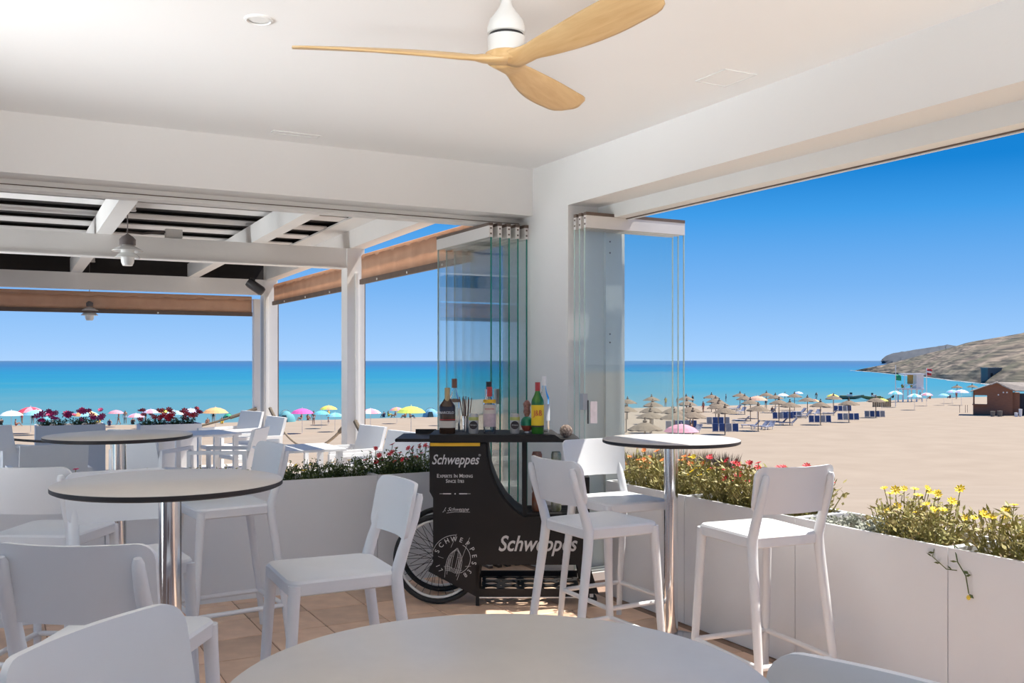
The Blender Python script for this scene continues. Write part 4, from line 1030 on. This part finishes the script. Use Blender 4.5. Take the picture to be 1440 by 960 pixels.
# pop-up tents
def tent(x, y, w, h, c, label):
    q = beach(x, y); t = thing('beach_tent', label, 'tent', q, -YAW + .4)
    m = MB(); rg = []
    for k in range(9):
        a = math.pi / 2 * k / 8; rg.append([(w * math.cos(a) * math.cos(b), w * .8 * math.cos(a) * math.sin(b), -.1 + h * math.sin(a)) for b in [2 * math.pi * j / 20 for j in range(20)]])
    m.rings(rg).build('shell', mat('tent_cloth_' + label.split()[0], c, .7, var=.06), t, True)
    MB().prism([(-w * .62, 0), (w * .05, 0), (-w * .1, h * .6), (-w * .45, h * .6)], -w * .86, -w * .5).build('opening', mat('tent_shade', (.04, .10, .12), .8, var=.1), t)
    for s in (-1, 1): MB().tube([(s * w * math.cos(math.pi * k / 12) * .72, s * w * .1 - w * .55 * math.cos(math.pi * k / 12), h * 1.01 * math.sin(math.pi * k / 12)) for k in range(13)], .02, 5).build('tent_pole', LAMPG, t)
tent(402, 593, 1.25, 1.5, (.12, .36, .40), 'teal green pop-up beach tent with dark opening'); tent(606, 586, 1.2, 1.25, (.16, .42, .58), 'blue pop-up beach tent with pointed top'); tent(321, 590, .8, .9, (.02, .38, .20), 'small green pop-up beach tent beside the orange umbrella')

# ------------------------------------------------------------------ people on the beach
SKIN = mat('tanned_skin', (.36, .19, .12), .6, var=.08); HAIR = mat('dark_hair', (.03, .02, .015), .6, var=.2)
def person_mesh(pose, suit, seed):
    J = {'stand': dict(pel=(0, 0, .92), wst=(0, 0, 1.08), ch=(0, .01, 1.32), nk=(0, 0, 1.48), hd=(0, .015, 1.58), tp=(0, .0, 1.70), ns=(0, .10, 1.585),
            sh=(.17, 0, 1.41), el=(.24, -.02, 1.12), wr=(.25, .08, .90), hn=(.25, .12, .82), hip=(.09, 0, .88), kn=(.10, .03, .48), an=(.11, -.02, .07), to=(.12, .14, .03)),
         'sit': dict(pel=(0, 0, .12), wst=(0, -.04, .28), ch=(0, -.05, .50), nk=(0, -.02, .66), hd=(0, .02, .76), tp=(0, .0, .88), ns=(0, .11, .76),
            sh=(.17, -.04, .60), el=(.25, .05, .36), wr=(.20, .28, .34), hn=(.17, .36, .33), hip=(.09, .02, .12), kn=(.13, .40, .44), an=(.11, .62, .07), to=(.11, .76, .04))}['sit' if pose == 'sit' else 'stand']
    J = dict(J)
    if pose == 'walk': J['kn'] = (.10, .12, .50); J['an'] = (.10, .16, .08); J['to'] = (.11, .32, .05)
    v, e, r = [], [], []
    def add(p, rad): v.append(p); r.append(rad); return len(v) - 1
    pel = add(J['pel'], .13); w = add(J['wst'], .115); c = add(J['ch'], .14); nk = add(J['nk'], .055); hd = add(J['hd'], .095); tp = add(J['tp'], .07); ns = add(J['ns'], .02)
    e += [(pel, w), (w, c), (c, nk), (nk, hd), (hd, tp), (hd, ns)]
    for s in (-1, 1):
        M = lambda p: (p[0] * s, p[1], p[2])
        K = lambda n_: M(J[n_])
        kn, an, to = K('kn'), K('an'), K('to')
        if pose == 'walk' and s < 0: kn, an, to = (-.10, -.02, .48), (-.11, -.22, .10), (-.11, -.10, .03)
        a = add(K('sh'), .06); b = add(K('el'), .042); d = add(K('wr'), .03); h_ = add(K('hn'), .032); f1 = add((K('hn')[0], K('hn')[1] + .03, K('hn')[2] - .06), .012); th = add((K('hn')[0] - s * .05, K('hn')[1] + .03, K('hn')[2] - .02), .011)
        e += [(c, a), (a, b), (b, d), (d, h_), (h_, f1), (h_, th)]
        g = add(K('hip'), .09); k_ = add(kn, .06); n2 = add(an, .04); t_ = add(to, .03)
        e += [(pel, g), (g, k_), (k_, n2), (n2, t_)]
    me = bpy.data.meshes.new('body'); me.from_pydata(v, e, []); o = bpy.data.objects.new('tmp', me); col.objects.link(o)
    o.modifiers.new('s', 'SKIN'); sv = me.skin_vertices[0].data
    for i, rad in enumerate(r): sv[i].radius = (rad, rad); sv[i].use_root = (i == 0)
    ss = o.modifiers.new('u', 'SUBSURF'); ss.levels = 1; ss.render_levels = 1
    dg = bpy.context.evaluated_depsgraph_get(); dg.update(); out = bpy.data.meshes.new_from_object(o.evaluated_get(dg)); bpy.data.objects.remove(o)
    out.name = 'body'; out.materials.clear(); out.materials.append(SKIN); out.materials.append(suit); out.materials.append(HAIR)
    zp, zw = J['pel'][2], J['ch'][2]
    for p in out.polygons:
        z = p.center.z; x = abs(p.center.x); hz = J['hd'][2]
        if z > hz - .03 and (p.center.y < J['hd'][1] + .02 or z > hz + .06): p.material_index = 2
        elif abs(z - zp) < .12 and x < .19 and p.center.y < .2: p.material_index = 1
        elif seed % 2 and zp < z < zw + .10 and x < .18: p.material_index = 1
        p.use_smooth = True
    return out
SUITS = [mat('suit_%s' % n_, c, .8, var=.06) for n_, c in (('red', (.45, .04, .05)), ('navy', (.02, .03, .09)), ('white', (.70, .70, .68)), ('yellow', (.65, .48, .06)), ('teal', (.05, .28, .30)), ('black', (.02, .02, .02)))]
SNM = ['red', 'navy', 'white', 'yellow', 'teal', 'black']
PM = {}
def person(x, y, pose, su, rz, label):
    k = (pose, su)
    if k not in PM: PM[k] = person_mesh(pose, SUITS[su], su)
    q = beach(x, y); t = thing('person', label, 'person', q, -YAW + R(rz)); shared('body', PM[k], t)
ppl = [(441, 597, 'stand', 2, 160, 'person in white top standing alone on the sand by the teal tent'), (462, 594, 'walk', 3, 60, 'person in yellow shorts walking under the orange and yellow umbrella'),
       (167, 597, 'walk', 4, 120, 'person in teal walking beside the pink umbrella'), (176, 596, 'stand', 2, 200, 'person in white standing beside the walker in teal'), (31, 596, 'stand', 0, 90, 'person in red standing by the red and pink umbrella'),
       (46, 596, 'stand', 5, 0, 'person in black standing under the light blue umbrella'), (73, 597, 'stand', 1, 180, 'person in navy standing by the small teal umbrella'), (300, 594, 'stand', 5, 30, 'person in black standing under the orange umbrella'),
       (242, 592, 'stand', 1, 10, 'person in navy standing by the pale blue umbrella'), (258, 592, 'stand', 0, 10, 'person in red standing by the lilac umbrella'), (271, 591, 'walk', 5, 200, 'person in black walking by the lilac umbrella'), (205, 594, 'stand', 5, 90, 'person in black standing by the pink and lilac umbrella'),
       (2, 598, 'sit', 5, 60, 'person in black sitting by the white umbrella'), (22, 599, 'sit', 0, 300, 'person in red sitting by the red and pink umbrella'), (140, 597, 'sit', 3, 100, 'person in yellow sitting next to the orange and blue umbrella'), (154, 599, 'sit', 1, 200, 'person in navy sitting near the walker in teal'),
       (187, 597, 'sit', 5, 30, 'person in black sitting under the lilac and pink umbrella'), (292, 597, 'sit', 0, 30, 'person in red sitting under the orange umbrella'), (312, 596, 'sit', 3, 200, 'person in yellow sitting by the green tent'), (424, 591, 'sit', 2, 140, 'person in white sitting under the magenta umbrella'),
       (433, 591, 'sit', 0, 220, 'person in red sitting by the magenta umbrella'), (540, 587, 'sit', 1, 40, 'person in navy sitting on the sand near the coral umbrella'), (546, 586, 'sit', 3, 300, 'person in yellow sitting by the coral umbrella'), (556, 587, 'sit', 2, 120, 'person in white sitting under the coral umbrella'),
       (570, 588, 'sit', 4, 60, 'person in teal sitting under the lime yellow umbrella'), (577, 588, 'sit', 1, 250, 'person in navy sitting under the lime yellow umbrella'),
       (989, 580, 'stand', 0, 120, 'person in red standing beside the loungers by the shore'), (974, 568, 'stand', 5, 30, 'person in black standing at the waterline beyond the parasols'), (1077, 573, 'stand', 1, 0, 'person in navy standing under the terracotta umbrella'), (953, 572, 'stand', 0, 20, 'person in red standing behind the beach glass panel'),
       (1086, 580, 'sit', 0, 200, 'person in red sitting beside the terracotta umbrella'), (1148, 563, 'stand', 2, 0, 'person in white standing by the red and orange umbrella'), (972, 606, 'sit', 0, 60, 'person in red sitting by the blue sunbeds next to the round table'), (936, 572, 'stand', 3, 10, 'person in yellow standing behind the stacked glass'),
       (1256, 560, 'sit', 5, 20, 'person in black sitting under the white and teal umbrella'), (1308, 561, 'sit', 0, 20, 'person in red sitting under the white and pink umbrella'), (1336, 560, 'sit', 1, 20, 'person in navy sitting under the lilac and blue umbrella'), (1345, 561, 'stand', 0, 20, 'person in red standing under the white and lilac umbrella'),
       (1294, 562.5, 'walk', 1, 80, 'person in navy walking below the lifeguard tower'), (1104, 562, 'stand', 5, 80, 'person in black standing by the white umbrella'), (1021, 566, 'stand', 1, 80, 'person in navy standing among the far parasols')]
for a in ppl: person(*a)

# ------------------------------------------------------------------ lifeguard tower, flags, boats, hut
q = beach(1285, 565); t = thing('lifeguard_tower', 'white lifeguard tower on stilts with yellow panel and cabin', 'lifeguard tower', q, -YAW)
sc = (q.dot(FWD)) / FOC; q_ = lambda px: (px - 1285) * sc; zz_ = lambda py: (565 - py) * sc
for px in (1270, 1277, 1289, 1297):
    for y in (0, 2.2): MB().box(q_(px) - .09, q_(px) + .09, y, y + .18, -.3, zz_(547)).build('stilt', OUTW, t)
MB().box(q_(1268), q_(1300), 0, 2.4, zz_(548), zz_(546)).build('platform', OUTW, t)
MB().box(q_(1289.5), q_(1299.5), .2, 2.2, zz_(546), zz_(527)).build('cabin', OUTW, t)
MB().box(q_(1280), q_(1288), 1.2, 1.35, zz_(540), zz_(527)).build('yellow_board', mat('ochre_board', (.42, .30, .10), .7, var=.1), t)
MB().box(q_(1271), q_(1301), -.1, 2.4, zz_(527), zz_(525)).build('roof', OUTW, t)
for a, b in (((1270, 546), (1280, 540)), ((1280, 546), (1289, 539)), ((1270, 541), (1289, 541)), ((1272, 546), (1272, 525)), ((1289, 546), (1289, 525))):
    MB().tube([(q_(a[0]), 0, zz_(a[1])), (q_(b[0]), 0, zz_(b[1]))], .06, 6).build('railing', OUTW, t)
for px, pose, su, rz, nm in ((1271.5, 'sit', 3, 10, 'teal'), (1284.5, 'sit', 3, 350, 'yellow')):
    pt = thing('person', 'person in yellow sitting on the lifeguard tower %s' % ('beside the railing corner' if px < 1280 else 'in front of the ochre board'), 'person', q + POLE_L * q_(px) + FWD * .9 + Vector((0, 0, zz_(546))), -YAW + R(180 + rz)); shared('body', PM[('sit', 3)], pt)
def flag(x, y, ytop, label, parts):
    q = beach(x, y); s = q.dot(FWD) / FOC; t = thing('flag_pole', label, 'flag', q, -YAW); h = (y - ytop) * s
    MB().tube([(0, 0, -.3), (0, 0, h)], .07, 8).build('pole', FRAME, t, True)
    for (x0, x1, za, zb, m_) in parts:
        m = MB(); vv = []
        for k in range(7):
            u = k / 6
            for j in (0, 1): vv.append(((x0 + (x1 - x0) * u) * s, .25 * math.sin(u * 5), (y - (za if j else zb)) * s - .15 * u))
        m.add(vv, [(2 * k, 2 * k + 2, 2 * k + 3, 2 * k + 1) for k in range(6)]); o = m.build('flag_cloth', m_, t, True); o.modifiers.new('thickness', 'SOLIDIFY').thickness = .03
flag(1259.5, 571, 513, 'tall pole with a green flag beside the lifeguard tower', [(0, 7, 526, 534, mat('green_flag', (.01, .32, .18), .7, var=.1))])
flag(1303, 564, 517, 'tall pole with a red and white flag behind the lifeguard tower', [(0, 7, 518, 521, SUITS[0]), (0, 6, 521, 523.5, OUTW), (0, 6, 523.5, 527, SUITS[0])])
def boat(x, y, L, label, c, rz):
    q = beach(x, y); t = thing('small_boat', label, 'boat', q, -YAW + rz); rg = []
    for k in range(9):
        u = -1 + 2 * k / 8; w = .75 * (1 - max(0, u) ** 2.2) + .03; zb = .12 + .45 * max(0, u) ** 2
        rg.append([(u * L / 2, -w, .75 + .25 * max(0, u)), (u * L / 2, -w * .7, zb + .15), (u * L / 2, 0, zb), (u * L / 2, w * .7, zb + .15), (u * L / 2, w, .75 + .25 * max(0, u)), (u * L / 2, 0, .62 + .2 * max(0, u))])
    MB().rings(rg).build('hull', c, t)
    MB().box(-.8, .1, -.3, .3, .7, 1.15).build('console', OUTW, t); MB().box(-.2, .1, -.28, .28, 1.15, 1.5).build('windshield', DARKM, t)
    MB().box(-L * .42, -L * .2, -.35, .35, .68, .9).build('seat', mat('olive_seat', (.25, .24, .10), .7, var=.1), t)
boat(1197, 562, 5.5, 'grey inflatable motor boat pulled up on the beach', mat('grey_boat', (.12, .14, .12), .5, var=.15), .1); boat(1226, 563, 4.0, 'olive green boat with raised nose pulled up beside the grey boat', mat('olive_boat', (.20, .20, .08), .5, var=.15), 3.0)
q = beach(1240, 572); t = thing('wooden_screen', 'low weathered board screen by the yellow umbrella', 'fence', q, -YAW)
for k in range(9): MB().box(-1.5 + k * .34, -1.5 + k * .34 + .30, 0, .05, -.1, 1.3 + .08 * (k % 3)).build('board', mat('weathered_boards', (.30, .23, .15), .85, var=.15), t)
# beach hut
q = beach(1404, 584); t = thing('beach_hut', 'brown wooden beach hut with pale ridged roof', 'hut', q, -YAW - math.atan(684 / FOC))
s = q.dot(FWD) / FOC; hx = lambda px: (px - 1404) * s * .891; hz = lambda py: (584 - py) * s
dp = 3.4
eave = [(1366, 549), (1402, 537.5), (1427, 549)]
n_b = 13
for k in range(n_b):      # horizontal wall boards of the front
    a, b = hz(584) + (hz(550) - hz(584)) * k / n_b, hz(584) + (hz(550) - hz(584)) * (k + 1) / n_b
    MB().box(hx(1388), hx(1424), 0, .10 + .012 * (k % 2), a + .01 - (.1 if k == 0 else 0), b).build('board', HUTW, t)
MB().box(hx(1388), hx(1424), .13, dp, -.1, hz(550)).build('wall', HUTW, t)
MB().prism([(hx(1366), hz(550)), (hx(1402), hz(538.5)), (hx(1426), hz(550))], -.06, .06).build('gable', HUTW, t)
MB().box(hx(1368), hx(1388), 0, .1, -.1, hz(570)).build('counter_front', HUTW, t)
MB().box(hx(1367), hx(1389), -.25, .35, hz(570), hz(568.5)).build('counter', HUTW, t)
MB().box(hx(1368), hx(1388), .0, .12, hz(556), hz(550)).build('header', HUTW, t)
MB().box(hx(1368), hx(1369.5), 0, .15, hz(569), hz(550)).build('post', HUTW, t)
MB().box(hx(1368), hx(1369.5), dp - .15, dp, -.1, hz(550)).build('post', HUTW, t)
MB().box(hx(1424), hx(1434), .6, dp, -.1, hz(552)).build('side_wall', HUTW, t)
MB().box(hx(1434), hx(1446), 1.2, 1.3, -.1, hz(553)).build('door', mat('dark_doorway', (.05, .05, .06), .7, var=.1), t)
MB().box(hx(1446), hx(1470), .6, dp, -.1, hz(552)).build('side_wall', HUTW, t)
for (a, b, c_, d_) in ((1364, 550.5, 1402, 537), (1402, 537, 1428, 550)):
    MB().add([(hx(a), -.5, hz(b)), (hx(c_), -.5, hz(d_)), (hx(c_), dp + .3, hz(d_)), (hx(a), dp + .3, hz(b)), (hx(a), -.5, hz(b) - .09), (hx(c_), -.5, hz(d_) - .09), (hx(c_), dp + .3, hz(d_) - .09), (hx(a), dp + .3, hz(b) - .09)],
             [(0, 1, 2, 3), (7, 6, 5, 4), (0, 4, 5, 1), (2, 6, 7, 3), (1, 5, 6, 2), (0, 3, 7, 4)]).build('roof_slope', HUTR, t)
MB().add([(hx(1402), .3, hz(537)), (hx(1428), .3, hz(549)), (hx(1475), 2.2, hz(549)), (hx(1440), 2.2, hz(537.5)), (hx(1402), .3, hz(538)), (hx(1428), .3, hz(550)), (hx(1475), 2.2, hz(550)), (hx(1440), 2.2, hz(538.5))],
         [(0, 1, 2, 3), (7, 6, 5, 4), (0, 4, 5, 1), (1, 5, 6, 2), (2, 6, 7, 3), (3, 7, 4, 0)]).build('roof_slope', HUTR, t)
for px, py in ((1404, 555), (1411, 551.5), (1416, 551.5)): MB().lathe([(0, -.02), (.10, -.02), (.10, .02), (0, .02)], 10).build('wall_lamp', OPAL, t).matrix_local = Matrix.Translation((hx(px), -.04, hz(py))) @ Matrix.Rotation(R(90), 4, 'X')
BIN = mat('grey_bin', (.18, .16, .13), .7, var=.1)
for px, w, h, m_, lb in ((1396, .26, .62, BIN, 'dark grey bin in front of the beach hut'), (1406, .30, .66, BIN, 'wide grey brown bin in front of the beach hut wall'), (1429, .22, .45, OUTW, 'pale bucket at the corner of the beach hut'), (1435, .20, .9, OUTW, 'tall pale container beside the hut door')):
    b = beach(px, 585.5); t2 = thing('bin', lb, 'bin', b, -YAW)
    MB().lathe([(0, -.05), (w * .85, -.05), (w, h), (0, h)], 14).build('body', m_, t2, True); MB().lathe([(0, h), (w * 1.08, h), (w * 1.08, h + .05), (0, h + .07)], 14).build('lid', m_, t2, True)
for k, px in enumerate((1349.5, 1357.5, 1360.5)):
    b = beach(px, 580); t2 = thing('thin_stake', 'thin dark stake standing in the sand beside the beach hut', 'stake', b, 0, 'stakes by the hut'); MB().tube([(0, 0, -.2), (0, 0, 1.0)], .03, 6).build('rod', BROWND, t2); MB().lathe([(0, 1.0), (.045, 1.0), (.045, 1.04), (0, 1.05)], 8).build('cap', DARKM, t2)
q = atd(1399, 522, 330); t = thing('stone_building', 'small grey flat roofed building on the rocky hillside', 'building', (q.x, q.y, q.z - 3.2), -YAW)
MB().box(-2.4, 2.4, 0, 5, -3, 4.2).build('wall', mat('grey_violet_render', (.19, .165, .16), .9, var=.1), t); MB().box(-2.6, 2.6, -.2, 5.2, 4.2, 4.5).build('roof', mat('grey_roof', (.24, .22, .22), .9, var=.1), t)
for k in (-1, 1): MB().box(k * 1.1 - .4, k * 1.1 + .4, -.05, 0, 1.4, 2.6).build('window', DARKM, t)
